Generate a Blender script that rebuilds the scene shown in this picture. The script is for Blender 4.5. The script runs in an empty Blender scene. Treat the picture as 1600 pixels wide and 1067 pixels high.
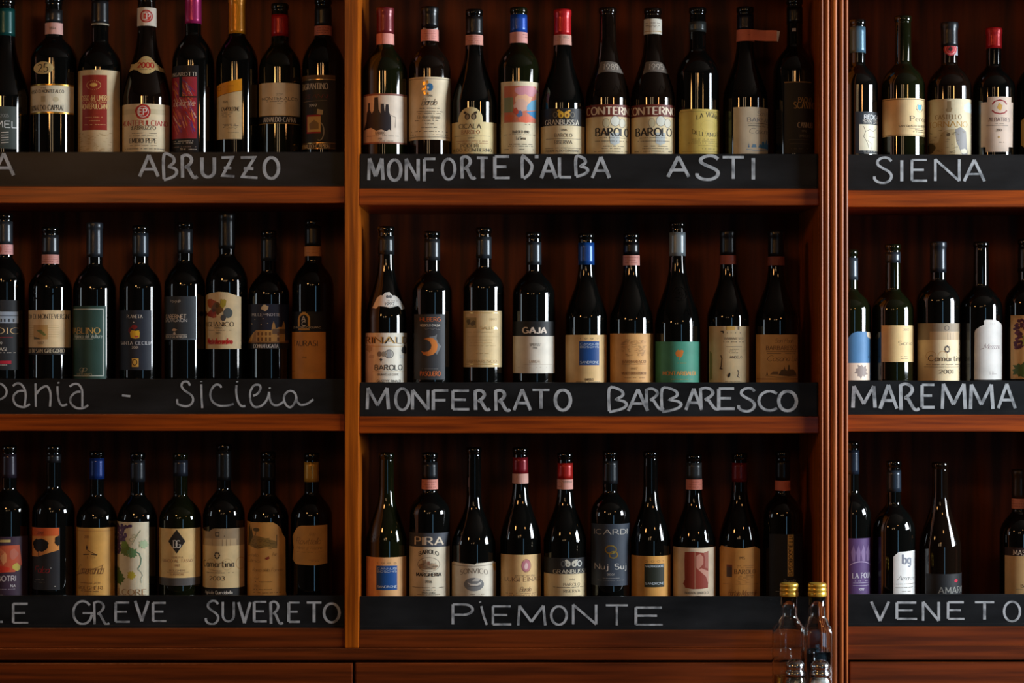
import bpy, math, random
from math import sin, cos, pi, radians, asin, sqrt

# ------------------------------------------------------------------ camera, world, exposure
scene = bpy.context.scene
COL = scene.collection
EYE = 1.35            # lens height above the floor
DIST = 3.2            # lens to the front plane of the shelving (y = 0)
cam_data = bpy.data.cameras.new('camera')
cam_data.sensor_width = 36.0
cam_data.lens = 72.0
cam = bpy.data.objects.new('camera', cam_data)
cam.location = (0.0, -DIST, EYE)
cam.rotation_euler = (pi / 2, 0, 0)
COL.objects.link(cam)
scene.camera = cam

world = bpy.data.worlds.new('world')
scene.world = world
world.use_nodes = True
bg = world.node_tree.nodes['Background']
bg.inputs['Color'].default_value = (0.55, 0.75, 1.0, 1)
bg.inputs['Strength'].default_value = 0.25
vs = scene.view_settings
vs.view_transform = 'Standard'
vs.look = 'None'
vs.exposure = 0.0
vs.gamma = 1.0
vs.use_curve_mapping = False
try:
    scene.cycles.use_denoising = True
    scene.cycles.max_bounces = 10
    scene.cycles.transmission_bounces = 10
except Exception:
    pass


def area_light(name, loc, rot, sx, sy, radiance, color):
    """daylight coming in through one window opening"""
    ld = bpy.data.lights.new(name, 'AREA')
    ld.shape = 'RECTANGLE'
    ld.size, ld.size_y = sx, sy
    ld.energy = radiance * pi * sx * sy
    ld.color = color
    o = bpy.data.objects.new(name, ld)
    o.location = loc
    o.rotation_euler = rot
    COL.objects.link(o)
    return o


ROOM_L, ROOM_R, ROOM_F, ROOM_B, CEIL = -3.2, 2.6, -5.6, 0.25, 2.9
# right wall window: y -1.20..-0.08, z 1.25..2.15 ; cool daylight, the key light
area_light('daylight_right', (ROOM_R + 0.05, -0.64, 1.70), (0, pi / 2, 0), 0.90, 1.12, 48.0, (0.84, 0.93, 1.0))
# left wall window, narrow and dimmer
area_light('daylight_left', (ROOM_L - 0.05, -1.00, 1.55), (0, -pi / 2, 0), 1.0, 0.35, 4.0, (0.80, 0.92, 1.0))
# two tall high windows in the wall behind the viewer, warm
for wx in (-1.20, -0.15):
    area_light('daylight_high', (wx, ROOM_F - 0.05, 2.42), (-pi / 2, 0, pi), 0.24, 0.60, 7.0, (1.0, 0.66, 0.34))
# glazed door behind the viewer on the right, blue shade outside
area_light('daylight_door', (1.9, ROOM_F - 0.05, 0.95), (-pi / 2, 0, pi), 0.45, 1.6, 2.2, (0.30, 0.66, 1.0))
LAMP_STRENGTH = 46.0
LAMP_COLOR = (1.0, 0.47, 0.14)

rng = random.Random(11)


# ------------------------------------------------------------------ materials
def lin(c):
    c = c / 255.0
    return c / 12.92 if c <= 0.04045 else ((c + 0.055) / 1.055) ** 2.4


def col4(rgb):
    return (lin(rgb[0]), lin(rgb[1]), lin(rgb[2]), 1.0)


def new_mat(name):
    m = bpy.data.materials.new(name)
    m.use_nodes = True
    return m, m.node_tree, m.node_tree.nodes['Principled BSDF']


def plain(name, rgb, rough=0.6, metal=0.0, spec=0.5):
    m, nt, p = new_mat(name)
    p.inputs['Base Color'].default_value = col4(rgb)
    p.inputs['Roughness'].default_value = rough
    p.inputs['Metallic'].default_value = metal
    p.inputs['Specular IOR Level'].default_value = spec
    return m


def noise_mix(nt, p, c1, c2, scale, detail=4.0, lo=0.35, hi=0.65, coord='Object'):
    tc = nt.nodes.new('ShaderNodeTexCoord')
    mp = nt.nodes.new('ShaderNodeMapping')
    mp.inputs['Scale'].default_value = scale
    no = nt.nodes.new('ShaderNodeTexNoise')
    no.inputs['Scale'].default_value = 1.0
    no.inputs['Detail'].default_value = detail
    cr = nt.nodes.new('ShaderNodeValToRGB')
    cr.color_ramp.elements[0].position = lo
    cr.color_ramp.elements[1].position = hi
    cr.color_ramp.elements[0].color = c1
    cr.color_ramp.elements[1].color = c2
    nt.links.new(tc.outputs[coord], mp.inputs['Vector'])
    nt.links.new(mp.outputs['Vector'], no.inputs['Vector'])
    nt.links.new(no.outputs['Fac'], cr.inputs['Fac'])
    if p is not None:
        nt.links.new(cr.outputs['Color'], p.inputs['Base Color'])
    return no, cr


def wood(name, scale, c1, c2, rough=0.32):
    m, nt, p = new_mat(name)
    no, cr = noise_mix(nt, p, col4(c1), col4(c2), scale, 8.0, 0.38, 0.62)
    p.inputs['Roughness'].default_value = rough
    bp = nt.nodes.new('ShaderNodeBump')
    bp.inputs['Strength'].default_value = 0.12
    bp.inputs['Distance'].default_value = 0.001
    p.inputs['Specular IOR Level'].default_value = 0.35
    nt.links.new(no.outputs['Fac'], bp.inputs['Height'])
    nt.links.new(bp.outputs['Normal'], p.inputs['Normal'])
    return m


WOOD_V = wood('stained_wood_upright', (150, 150, 5), (128, 60, 6), (188, 96, 14))
WOOD_POST = wood('varnished_wood_fluted', (150, 150, 5), (116, 54, 10), (170, 86, 24), 0.42)
WOOD_H = wood('stained_wood_level', (5, 150, 150), (110, 42, 5), (158, 68, 9))
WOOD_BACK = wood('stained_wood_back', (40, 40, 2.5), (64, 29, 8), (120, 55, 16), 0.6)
WOOD_RAIL = wood('stained_wood_rail', (4, 110, 110), (82, 34, 8), (120, 52, 14))


def glass_mat(name, rgb):
    m, nt, p = new_mat(name)
    p.inputs['Base Color'].default_value = (rgb[0], rgb[1], rgb[2], 1)
    p.inputs['Roughness'].default_value = 0.035
    p.inputs['IOR'].default_value = 1.52
    return m


GLASS = {'k': glass_mat('black_bottle_glass', (0.0025, 0.0028, 0.0025)),
         'g': glass_mat('green_bottle_glass', (0.0055, 0.0068, 0.0022)),
         'b': glass_mat('brown_bottle_glass', (0.006, 0.0034, 0.0022))}


def clear_mat(name, rgb, rough=0.0, ior=1.48):
    m, nt, p = new_mat(name)
    p.inputs['Base Color'].default_value = (rgb[0], rgb[1], rgb[2], 1)
    p.inputs['Roughness'].default_value = rough
    p.inputs['IOR'].default_value = ior
    p.inputs['Transmission Weight'].default_value = 1.0
    return m


_inks = {}


def ink(rgb, kind='ink'):
    """flat printed or painted colour; kind: ink, paper, foil, gold"""
    key = (tuple(rgb), kind)
    if key in _inks:
        return _inks[key]
    nm = '%s_%02x%02x%02x' % ((kind,) + tuple(int(c) for c in rgb))
    m, nt, p = new_mat(nm)
    c = col4(rgb)
    p.inputs['Base Color'].default_value = c
    if kind == 'paper':
        d = tuple(x * 0.86 for x in c[:3]) + (1,)
        noise_mix(nt, p, d, c, (38, 38, 38), 5.0, 0.36, 0.6)
        p.inputs['Roughness'].default_value = 0.55
        p.inputs['Specular IOR Level'].default_value = 0.3
    elif kind == 'foil':
        if max(rgb) < 100:
            p.inputs['Base Color'].default_value = tuple(x * 0.5 for x in c[:3]) + (1,)
        p.inputs['Roughness'].default_value = 0.3
        p.inputs['Metallic'].default_value = 0.25
    elif kind == 'gold':
        p.inputs['Roughness'].default_value = 0.3
        p.inputs['Metallic'].default_value = 0.85
    else:
        p.inputs['Roughness'].default_value = 0.5
        p.inputs['Specular IOR Level'].default_value = 0.3
    _inks[key] = m
    return m


def slate_mat():
    m, nt, p = new_mat('blackboard_paint')
    noise_mix(nt, p, col4((20, 21, 22)), col4((40, 41, 43)), (9, 9, 26), 6.0, 0.35, 0.8)
    p.inputs['Roughness'].default_value = 0.36
    p.inputs['Specular IOR Level'].default_value = 0.14
    return m


def chalk_mat():
    m, nt, p = new_mat('chalk')
    noise_mix(nt, p, col4((104, 108, 112)), col4((176, 180, 184)), (60, 60, 60), 4.0, 0.3, 0.55)
    p.inputs['Roughness'].default_value = 0.8
    return m


SLATE, CHALK = slate_mat(), chalk_mat()


# ------------------------------------------------------------------ mesh helpers
class MB:
    """collects faces with material slots, then links ONE mesh object"""

    def __init__(self):
        self.v, self.f, self.mi, self.mats = [], [], [], []

    def slot(self, m):
        if m not in self.mats:
            self.mats.append(m)
        return self.mats.index(m)

    def face(self, pts, m):
        n = len(self.v)
        self.v.extend(pts)
        self.f.append(tuple(range(n, n + len(pts))))
        self.mi.append(self.slot(m))

    def grid(self, rows, m, close=False):
        n = len(self.v)
        w = len(rows[0])
        for r in rows:
            self.v.extend(r)
        s = self.slot(m)
        for i in range(len(rows) - 1):
            for j in range(w if close else w - 1):
                a, b = n + i * w + j, n + i * w + (j + 1) % w
                self.f.append((a, b, b + w, a + w))
                self.mi.append(s)

    def box(self, x0, x1, y0, y1, z0, z1, m, bev=0.0):
        if bev <= 0:
            n = len(self.v)
            self.v += [(x0, y0, z0), (x1, y0, z0), (x1, y1, z0), (x0, y1, z0),
                       (x0, y0, z1), (x1, y0, z1), (x1, y1, z1), (x0, y1, z1)]
            fs = [(0, 3, 2, 1), (4, 5, 6, 7), (0, 1, 5, 4), (1, 2, 6, 5), (2, 3, 7, 6), (3, 0, 4, 7)]
            s = self.slot(m)
            for f in fs:
                self.f.append(tuple(n + i for i in f))
                self.mi.append(s)
            return
        import bmesh
        bm = bmesh.new()
        r = bmesh.ops.create_cube(bm, size=1.0)
        for v in bm.verts:
            v.co = ((x0 + x1) / 2 + v.co.x * (x1 - x0), (y0 + y1) / 2 + v.co.y * (y1 - y0), (z0 + z1) / 2 + v.co.z * (z1 - z0))
        bmesh.ops.bevel(bm, geom=list(bm.edges), offset=bev, segments=2, affect='EDGES', profile=0.6)
        self.take(bm, m)

    def take(self, bm, m):
        n = len(self.v)
        bm.verts.index_update()
        self.v += [tuple(v.co) for v in bm.verts]
        s = self.slot(m)
        for f in bm.faces:
            self.f.append(tuple(n + v.index for v in f.verts))
            self.mi.append(s)
        bm.free()

    def lathe(self, prof, m, cx=0.0, cy=0.0, seg=48):
        """prof: (radius, z) pairs"""
        rows = []
        for r, z in prof:
            r = max(r, 1e-5)
            rows.append([(cx + r * sin(2 * pi * k / seg), cy - r * cos(2 * pi * k / seg), z) for k in range(seg)])
        self.grid(rows, m, close=True)

    def build(self, name, parent=None, loc=(0, 0, 0), smooth=False, off=(0, 0, 0), weld=False):
        me = bpy.data.meshes.new(name)
        vv = self.v if off == (0, 0, 0) else [(a - off[0], b - off[1], c - off[2]) for a, b, c in self.v]
        me.from_pydata(vv, [], self.f)
        for m in self.mats:
            me.materials.append(m)
        me.polygons.foreach_set('material_index', self.mi)
        if smooth:
            me.polygons.foreach_set('use_smooth', [True] * len(me.polygons))
        if weld:
            import bmesh
            bm = bmesh.new()
            bm.from_mesh(me)
            bmesh.ops.remove_doubles(bm, verts=bm.verts, dist=2e-6)
            bm.to_mesh(me)
            bm.free()
            me.polygons.foreach_set('use_smooth', [True] * len(me.polygons))
        me.update()
        o = bpy.data.objects.new(name, me)
        o.location = loc
        COL.objects.link(o)
        if parent is not None:
            o.parent = parent
        return o


def fix_normals(o):
    import bmesh
    bm = bmesh.new()
    bm.from_mesh(o.data)
    bmesh.ops.remove_doubles(bm, verts=bm.verts, dist=1e-6)
    bmesh.ops.recalc_face_normals(bm, faces=bm.faces)
    bm.to_mesh(o.data)
    bm.free()
    return o


def tag(o, label=None, cat=None, group=None, kind=None):
    if label:
        o['label'] = label
    if cat:
        o['category'] = cat
    if group:
        o['group'] = group
    if kind:
        o['kind'] = kind
    return o


def thing(name, label, cat, loc=(0, 0, 0), group=None):
    o = bpy.data.objects.new(name, None)
    o.empty_display_size = 0.03
    o.location = loc
    COL.objects.link(o)
    return tag(o, label, cat, group)


# a pixel of the 1600 x 1067 frame -> metres on the plane at depth y
def kd(y):
    return (DIST + y) / DIST / 1000.0


def X(px, y=0.0):
    return (px - 800.0) * kd(y)


def Z(py, y=0.0):
    return EYE + (533.5 - py) * kd(y)


# ------------------------------------------------------------------ stroke alphabet
def Ar(cx, cy, rx, ry, a0, a1, n=9):
    return [(cx + rx * cos(radians(a0 + (a1 - a0) * i / n)), cy + ry * sin(radians(a0 + (a1 - a0) * i / n))) for i in range(n + 1)]


G = {
    'A': (.80, [[(0, 0), (.4, 1)], [(.4, 1), (.8, 0)], [(.15, .34), (.66, .34)]]),
    'B': (.62, [[(0, 0), (0, 1)], [(0, 1), (.28, 1)] + Ar(.30, .76, .25, .24, 90, -90) + [(0, .52)], [(.28, .52)] + Ar(.32, .26, .30, .26, 90, -90) + [(0, 0)]]),
    'C': (.76, [Ar(.42, .5, .42, .5, 48, 312, 14)]),
    'D': (.74, [[(0, 0), (0, 1)], [(0, 1), (.26, 1)] + Ar(.28, .5, .46, .5, 90, -90, 12) + [(0, 0)]]),
    'E': (.56, [[(0, 0), (0, 1)], [(0, 1), (.54, 1)], [(0, .52), (.44, .52)], [(0, 0), (.56, 0)]]),
    'F': (.54, [[(0, 0), (0, 1)], [(0, 1), (.54, 1)], [(0, .50), (.44, .50)]]),
    'G': (.80, [Ar(.42, .5, .42, .5, 48, 330, 14), [(.78, .05), (.78, .44)], [(.50, .44), (.80, .44)]]),
    'H': (.70, [[(0, 0), (0, 1)], [(.7, 0), (.7, 1)], [(0, .52), (.7, .52)]]),
    'I': (.06, [[(.03, 0), (.03, 1)]]),
    'J': (.40, [[(.38, 1), (.38, .2)] + Ar(.18, .2, .2, .2, 0, -160, 7)]),
    'K': (.66, [[(0, 0), (0, 1)], [(.62, 1), (.02, .42)], [(.2, .58), (.66, 0)]]),
    'L': (.52, [[(0, 1), (0, 0)], [(0, 0), (.52, 0)]]),
    'M': (.92, [[(.04, 0), (.08, 1)], [(.08, 1), (.46, .18)], [(.46, .18), (.84, 1)], [(.84, 1), (.9, 0)]]),
    'N': (.74, [[(0, 0), (0, 1)], [(0, 1), (.74, 0)], [(.74, 0), (.74, 1)]]),
    'O': (.84, [Ar(.42, .5, .42, .5, 90, 450, 20)]),
    'P': (.58, [[(0, 0), (0, 1)], [(0, 1), (.28, 1)] + Ar(.30, .74, .27, .26, 90, -90) + [(0, .48)]]),
    'Q': (.84, [Ar(.42, .5, .42, .5, 90, 450, 20), [(.5, .2), (.86, -.12)]]),
    'R': (.66, [[(0, 0), (0, 1)], [(0, 1), (.28, 1)] + Ar(.30, .75, .26, .25, 90, -90) + [(0, .5)], [(.26, .5), (.66, 0)]]),
    'S': (.58, [Ar(.30, .75, .26, .25, 35, 262, 10) + Ar(.29, .25, .29, .26, 82, -145, 10)]),
    'T': (.70, [[(.35, 0), (.35, 1)], [(0, 1), (.7, 1)]]),
    'U': (.70, [[(0, 1), (0, .32)] + Ar(.35, .32, .35, .32, 180, 360, 10) + [(.7, 1)]]),
    'V': (.76, [[(0, 1), (.38, 0)], [(.38, 0), (.76, 1)]]),
    'W': (1.1, [[(0, 1), (.28, 0)], [(.28, 0), (.55, .9)], [(.55, .9), (.82, 0)], [(.82, 0), (1.1, 1)]]),
    'X': (.7, [[(0, 0), (.7, 1)], [(0, 1), (.7, 0)]]),
    'Y': (.7, [[(0, 1), (.35, .48)], [(.7, 1), (.35, .48)], [(.35, .48), (.35, 0)]]),
    'Z': (.66, [[(.02, 1), (.64, 1)], [(.64, 1), (0, 0)], [(0, 0), (.66, 0)]]),
    '0': (.56, [Ar(.28, .5, .28, .5, 90, 450, 16)]),
    '1': (.26, [[(0, .8), (.16, 1), (.16, 0)]]),
    '2': (.54, [Ar(.26, .72, .26, .28, 165, -25, 9) + [(0, 0)], [(0, 0), (.54, 0)]]),
    '3': (.52, [Ar(.24, .75, .25, .25, 150, -90, 9), Ar(.24, .25, .27, .26, 90, -150, 9)]),
    '4': (.58, [[(.42, 0), (.42, 1), (0, .3), (.58, .3)]]),
    '5': (.52, [[(.48, 1), (.1, 1), (.06, .56)] + Ar(.24, .31, .27, .31, 120, -150, 9)]),
    '6': (.54, [[(.42, 1)] + Ar(.27, .3, .27, .3, 160, 520, 14)]),
    '7': (.52, [[(0, 1), (.52, 1), (.16, 0)]]),
    '8': (.54, [Ar(.27, .76, .22, .24, 90, 450, 12), Ar(.27, .26, .27, .26, 90, 450, 12)]),
    '9': (.54, [Ar(.27, .7, .27, .3, -20, 340, 14) + [(.2, 0)]]),
    'a': (.48, [Ar(.22, .3, .22, .3, 40, 320, 11), [(.44, .62), (.44, .1), (.5, 0)]]),
    'b': (.46, [[(0, 1), (0, 0)], Ar(.22, .3, .24, .3, 150, -150, 11)]),
    'c': (.40, [Ar(.22, .3, .22, .3, 45, 315, 10)]),
    'd': (.46, [[(.45, 1), (.45, 0)], Ar(.22, .3, .22, .3, 35, 325, 11)]),
    'e': (.44, [[(.02, .32), (.43, .34)] + Ar(.22, .3, .21, .3, 10, 315, 11)]),
    'f': (.32, [[(.34, .95), (.22, 1), (.13, .85), (.13, 0)], [(0, .6), (.3, .6)]]),
    'g': (.46, [Ar(.22, .3, .22, .3, 40, 320, 11), [(.45, .6), (.45, -.15), (.3, -.34), (.05, -.26)]]),
    'h': (.46, [[(0, 1), (0, 0)], [(0, .35)] + Ar(.23, .38, .22, .23, 160, 0, 7) + [(.45, 0)]]),
    'i': (.06, [[(.03, .6), (.03, 0)], [(.03, .84), (.03, .92)]]),
    'j': (.2, [[(.16, .6), (.16, -.2), (.08, -.34), (-.06, -.28)], [(.16, .84), (.16, .92)]]),
    'k': (.42, [[(0, 1), (0, 0)], [(.4, .6), (.02, .25)], [(.14, .36), (.42, 0)]]),
    'l': (.08, [[(.03, 1), (.03, .05), (.1, 0)]]),
    'm': (.76, [[(0, .6), (0, 0)], [(0, .35)] + Ar(.19, .38, .18, .23, 160, 0, 6) + [(.37, 0)], [(.37, .35)] + Ar(.56, .38, .18, .23, 160, 0, 6) + [(.74, 0)]]),
    'n': (.46, [[(0, .6), (0, 0)], [(0, .35)] + Ar(.23, .38, .22, .23, 160, 0, 7) + [(.45, 0)]]),
    'o': (.46, [Ar(.23, .3, .23, .3, 90, 450, 14)]),
    'p': (.46, [[(0, .6), (0, -.34)], Ar(.22, .3, .24, .3, 150, -150, 11)]),
    'q': (.46, [[(.45, .6), (.45, -.34)], Ar(.22, .3, .22, .3, 35, 325, 11)]),
    'r': (.32, [[(0, .6), (0, 0)], [(0, .36)] + Ar(.2, .4, .2, .2, 160, 50, 5)]),
    's': (.36, [Ar(.18, .45, .16, .15, 35, 262, 7) + Ar(.18, .15, .18, .16, 82, -145, 7)]),
    't': (.3, [[(.12, .9), (.12, .1), (.22, 0), (.3, .05)], [(0, .6), (.3, .6)]]),
    'u': (.46, [[(0, .6), (0, .24)] + Ar(.21, .22, .21, .22, 180, 330, 6), [(.44, .6), (.44, 0)]]),
    'v': (.44, [[(0, .6), (.22, 0)], [(.22, 0), (.44, .6)]]),
    'w': (.66, [[(0, .6), (.17, 0)], [(.17, 0), (.33, .55)], [(.33, .55), (.5, 0)], [(.5, 0), (.66, .6)]]),
    'x': (.42, [[(0, 0), (.42, .6)], [(0, .6), (.42, 0)]]),
    'y': (.44, [[(0, .6), (.22, 0)], [(.44, .6), (.12, -.34)]]),
    'z': (.4, [[(.02, .6), (.38, .6), (0, 0), (.4, 0)]]),
    "'": (.08, [[(.05, 1), (.02, .76)]]),
    '.': (.06, [[(.03, 0), (.03, .06)]]),
    '-': (.34, [[(0, .42), (.34, .42)]]),
    '*': (.3, [[(.15, .6), (.15, 1)], [(0, .7), (.3, .9)], [(0, .9), (.3, .7)]]),
    ' ': (.34, []),
}
# hand lettered capitals of the blackboards
H = dict(G)
H['R'] = (.66, [[(.06, 0), (.04, .94)], [(0, .92), (.2, 1.0), (.38, .92), (.44, .76), (.36, .6), (.22, .47), (.3, .42), (.4, .22), (.5, .04), (.6, 0), (.68, .06)]])
H['S'] = (.58, [[(.56, .86), (.46, .98), (.3, 1.0), (.14, .9), (.12, .74), (.26, .6), (.46, .46), (.56, .3), (.52, .12), (.36, 0), (.16, .02), (.03, .14), (.02, .26)]])
H['Z'] = (.66, [[(0, .98), (.56, 1), (.06, .06), (.66, .0)], [(.12, .46), (.5, .44)]])
H['B'] = (.62, [[(.02, 0), (.02, 1), (.36, .96), (.48, .8), (.44, .66), (.26, .52), (.5, .44), (.6, .3), (.5, .14), (.28, .04), (.02, -.04)]])
H['G'] = (.80, [Ar(.40, .5, .40, .5, 40, 350, 14), [(.40, .48), (.92, .48)]])
H['D'] = (.64, [[(.05, 0), (.04, 1), (.3, .92), (.58, .66), (.6, .46), (.46, .2), (.12, -.02)]])


def smooth_line(p, n=4):
    """rounded curve through the points"""
    if len(p) < 5:
        return p
    out = []
    for i in range(len(p) - 1):
        a, b, c, d = p[max(0, i - 1)], p[i], p[i + 1], p[min(len(p) - 1, i + 2)]
        for k in range(n):
            t = k / n
            out.append(tuple(.5 * (2 * b[j] + (c[j] - a[j]) * t + (2 * a[j] - 5 * b[j] + 4 * c[j] - d[j]) * t * t + (3 * b[j] - a[j] - 3 * c[j] + d[j]) * t ** 3) for j in (0, 1)))
    out.append(p[-1])
    return out


def ribbon(pts, wfun):
    """polyline -> list of quads, width from the local direction"""
    P = [pts[0]]
    for q in pts[1:]:
        p = P[-1]
        d = sqrt((q[0] - p[0]) ** 2 + (q[1] - p[1]) ** 2)
        if d < 1e-6:
            continue
        n = max(1, int(d / 3.0 + 0.6))
        for i in range(1, n + 1):
            P.append((p[0] + (q[0] - p[0]) * i / n, p[1] + (q[1] - p[1]) * i / n))
    if len(P) < 2:
        return []
    D = []
    for i in range(len(P) - 1):
        dx, dy = P[i + 1][0] - P[i][0], P[i + 1][1] - P[i][1]
        l = sqrt(dx * dx + dy * dy) or 1e-9
        D.append((dx / l, dy / l))
    L, Rr = [], []
    for i, p in enumerate(P):
        a = D[max(0, i - 1)]
        b = D[min(len(D) - 1, i)]
        tx, ty = a[0] + b[0], a[1] + b[1]
        l = sqrt(tx * tx + ty * ty)
        if l < 0.3:
            tx, ty, l = b[0], b[1], 1.0
        tx, ty = tx / l, ty / l
        c = max(0.6, tx * b[0] + ty * b[1])
        w = wfun(tx, ty) * 0.5 / c
        L.append((p[0] - ty * w, p[1] + tx * w))
        Rr.append((p[0] + ty * w, p[1] - tx * w))
    return [(L[i], L[i + 1], Rr[i + 1], Rr[i]) for i in range(len(P) - 1)]


def text_quads(text, x0, x1, y0, y1, style='s', bend=0.0, font=G, weight=1.0, gap=None):
    """quads of a line of lettering in the box x0..x1, y0 (top)..y1, y growing downwards"""
    sp = {'s': .17, 'r': .22, 'b': .2, 'i': .04, 'h': .2, 'w': .55}[style] if gap is None else gap
    tot = sum(font[c][0] for c in text) + sp * (len(text) - 1)
    sx = (x1 - x0) / tot
    h = y1 - y0
    out = []
    pen = 0.0
    if style in ('r', 'b'):
        tv, th = (.15, .06) if style == 'r' else (.25, .10)
    elif style == 'i':
        tv, th = .07, .045
    elif style == 'w':
        tv, th = .14, .12
    else:
        tv, th = .15, .13
    thin = max(.55, min(1.0, sx / h / .72))      # narrow lettering has thinner strokes
    tv, th = tv * h * weight * thin, th * h * weight * (thin if style not in ('r', 'b') else 1.0)
    slant = 0.32 if style == 'i' else 0.0

    def wf(tx, ty):
        return th + (tv - th) * abs(ty)
    xm = (x0 + x1) / 2
    hw = max(1e-6, (x1 - x0) / 2)

    def put(q):
        if bend:
            return tuple((p[0], p[1] - bend * (1 - ((p[0] - xm) / hw) ** 2)) for p in q)
        return q
    for ch in text:
        w, strokes = font[ch]
        for st in strokes:
            pp = [(x0 + (pen + x) * sx + slant * y * h, y1 - y * h) for x, y in st]
            for q in ribbon(pp, wf):
                out.append(put(q))
            if style in ('r', 'b') and ch not in "'.-*":
                for e, n in ((0, 1), (-1, -2)):
                    yv = st[e][1]
                    dx, dy = pp[n][0] - pp[e][0], pp[n][1] - pp[e][1]
                    if abs(yv) < 0.02 or abs(yv - 1) < 0.02 or abs(yv - .6) < .01:
                        if abs(dy) > abs(dx) * 1.0 and len(st) < 4:
                            s = (.13 if ch.isupper() or ch.isdigit() else .075) * h
                            yy = pp[e][1] + (-th * .5 if yv < .02 else th * .5)
                            out.append(put(((pp[e][0] - s, yy - th * .5), (pp[e][0] + s, yy - th * .5), (pp[e][0] + s, yy + th * .5), (pp[e][0] - s, yy + th * .5))))
        pen += w + sp
    return out


def poly_quads(poly, step=2.5):
    """any simple polygon -> thin upright trapezoids, so that it can follow a round bottle"""
    xs = sorted(p[0] for p in poly)
    cuts = set(round(x, 4) for x in xs)
    a, b = xs[0], xs[-1]
    n = max(1, int((b - a) / step + .999))
    for i in range(n + 1):
        cuts.add(round(a + (b - a) * i / n, 4))
    cuts = sorted(cuts)
    out = []
    N = len(poly)
    for i in range(len(cuts) - 1):
        xa, xb = cuts[i], cuts[i + 1]
        if xb - xa < 1e-5:
            continue
        xm = (xa + xb) / 2
        hit = []
        for k in range(N):
            p, q = poly[k], poly[(k + 1) % N]
            if (p[0] - xm) * (q[0] - xm) < 0:
                f = lambda x, p=p, q=q: p[1] + (q[1] - p[1]) * (x - p[0]) / (q[0] - p[0])
                hit.append((f(xm), f(xa), f(xb)))
        hit.sort()
        for k in range(0, len(hit) - 1, 2):
            out.append(((xa, hit[k][1]), (xb, hit[k][2]), (xb, hit[k + 1][2]), (xa, hit[k + 1][1])))
    return out


# ------------------------------------------------------------------ the room
PLASTER = plain('plaster', (74, 58, 46), 0.9)
FLOORM = wood('floor_boards', (3, 22, 22), (52, 34, 22), (74, 50, 32), 0.4)
FRAME = plain('window_frame_paint', (70, 48, 32), 0.5)
PANE = clear_mat('window_glass', (1, 1, 1), 0.0, 1.02)


def struct(o, label=None):
    return tag(o, label, None, None, 'structure')


b = MB(); b.box(ROOM_L, ROOM_R, ROOM_F, ROOM_B, -0.05, 0.0, FLOORM)
struct(b.build('floor'))
b = MB(); b.box(ROOM_L, ROOM_R, ROOM_F, ROOM_B, CEIL, CEIL + .05, PLASTER)
struct(b.build('ceiling'))
b = MB(); b.box(ROOM_L - .1, ROOM_R + .1, ROOM_B, ROOM_B + .1, 0, CEIL, PLASTER)
struct(b.build('wall_back'))


def wall_x(name, x0, x1, holes):
    """wall across y with openings (y0, y1, z0, z1)"""
    b = MB()
    y = ROOM_F - .1
    for (a, c, z0, z1) in holes:
        b.box(x0, x1, y, a, 0, CEIL, PLASTER)
        if z0 > 0:
            b.box(x0, x1, a, c, 0, z0, PLASTER)
        b.box(x0, x1, a, c, z1, CEIL, PLASTER)
        y = c
    b.box(x0, x1, y, ROOM_B, 0, CEIL, PLASTER)
    return struct(b.build(name))


wall_x('wall_right', ROOM_R, ROOM_R + .1, [(-1.20, -.08, 1.25, 2.15)])
wall_x('wall_left', ROOM_L - .1, ROOM_L, [(-1.18, -.82, 1.05, 2.05)])
b = MB()
hs = [(-1.33, -1.07, 2.12, 2.72), (-.28, -.02, 2.12, 2.72), (1.67, 2.13, .1, 1.8)]
x = ROOM_L
for (a, c, z0, z1) in hs:
    b.box(x, a, ROOM_F - .1, ROOM_F, 0, CEIL, PLASTER)
    b.box(a, c, ROOM_F - .1, ROOM_F, 0, z0, PLASTER)
    b.box(a, c, ROOM_F - .1, ROOM_F, z1, CEIL, PLASTER)
    x = c
b.box(x, ROOM_R, ROOM_F - .1, ROOM_F, 0, CEIL, PLASTER)
struct(b.build('wall_front'))


def frame_y(name, x, y0, y1, z0, z1):
    b = MB()
    t = .022
    for (a, c, d, e) in ((y0, y0 + t, z0, z1), (y1 - t, y1, z0, z1), (y0, y1, z0, z0 + t), (y0, y1, z1 - t, z1)):
        b.box(x - .015, x + .015, a, c, d, e, FRAME)
    return struct(b.build(name))


def frame_x(name, y, x0, x1, z0, z1):
    b = MB()
    t = .022
    for (a, c, d, e) in ((x0, x0 + t, z0, z1), (x1 - t, x1, z0, z1), (x0, x1, z0, z0 + t), (x0, x1, z1 - t, z1)):
        b.box(a, c, y - .015, y + .015, d, e, FRAME)
    return struct(b.build(name))


frame_y('window_1', ROOM_R + .02, -1.20, -.08, 1.25, 2.15)
frame_y('window_2', ROOM_L - .02, -1.18, -.82, 1.05, 2.05)
frame_x('window_3', ROOM_F - .02, -1.33, -1.07, 2.12, 2.72)
frame_x('window_4', ROOM_F - .02, -.28, -.02, 2.12, 2.72)
frame_x('door_1', ROOM_F - .02, 1.67, 2.13, .1, 1.8)

# ------------------------------------------------------------------ the shelving
DEPTH = .224
XL, XR = -1.22, .905
POST = (X(538.5), X(561))
PIL = (X(1280), X(1323.6))
BAYS = {'L': (XL + .02, POST[0]), 'C': (POST[1], PIL[0]), 'R': (.5055, XR - .02)}
EDGE = {'L': (291, 647), 'C': (294.5, 650.5), 'R': (297, 648)}
LOW = {'L': 981.5, 'C': 984.6, 'R': 979}
ROWKEY = {'L': 'BL', 'C': 'BC', 'R': 'BR'}
FLOORZ = {'L': Z(1001), 'C': Z(1001), 'R': Z(998)}

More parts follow.
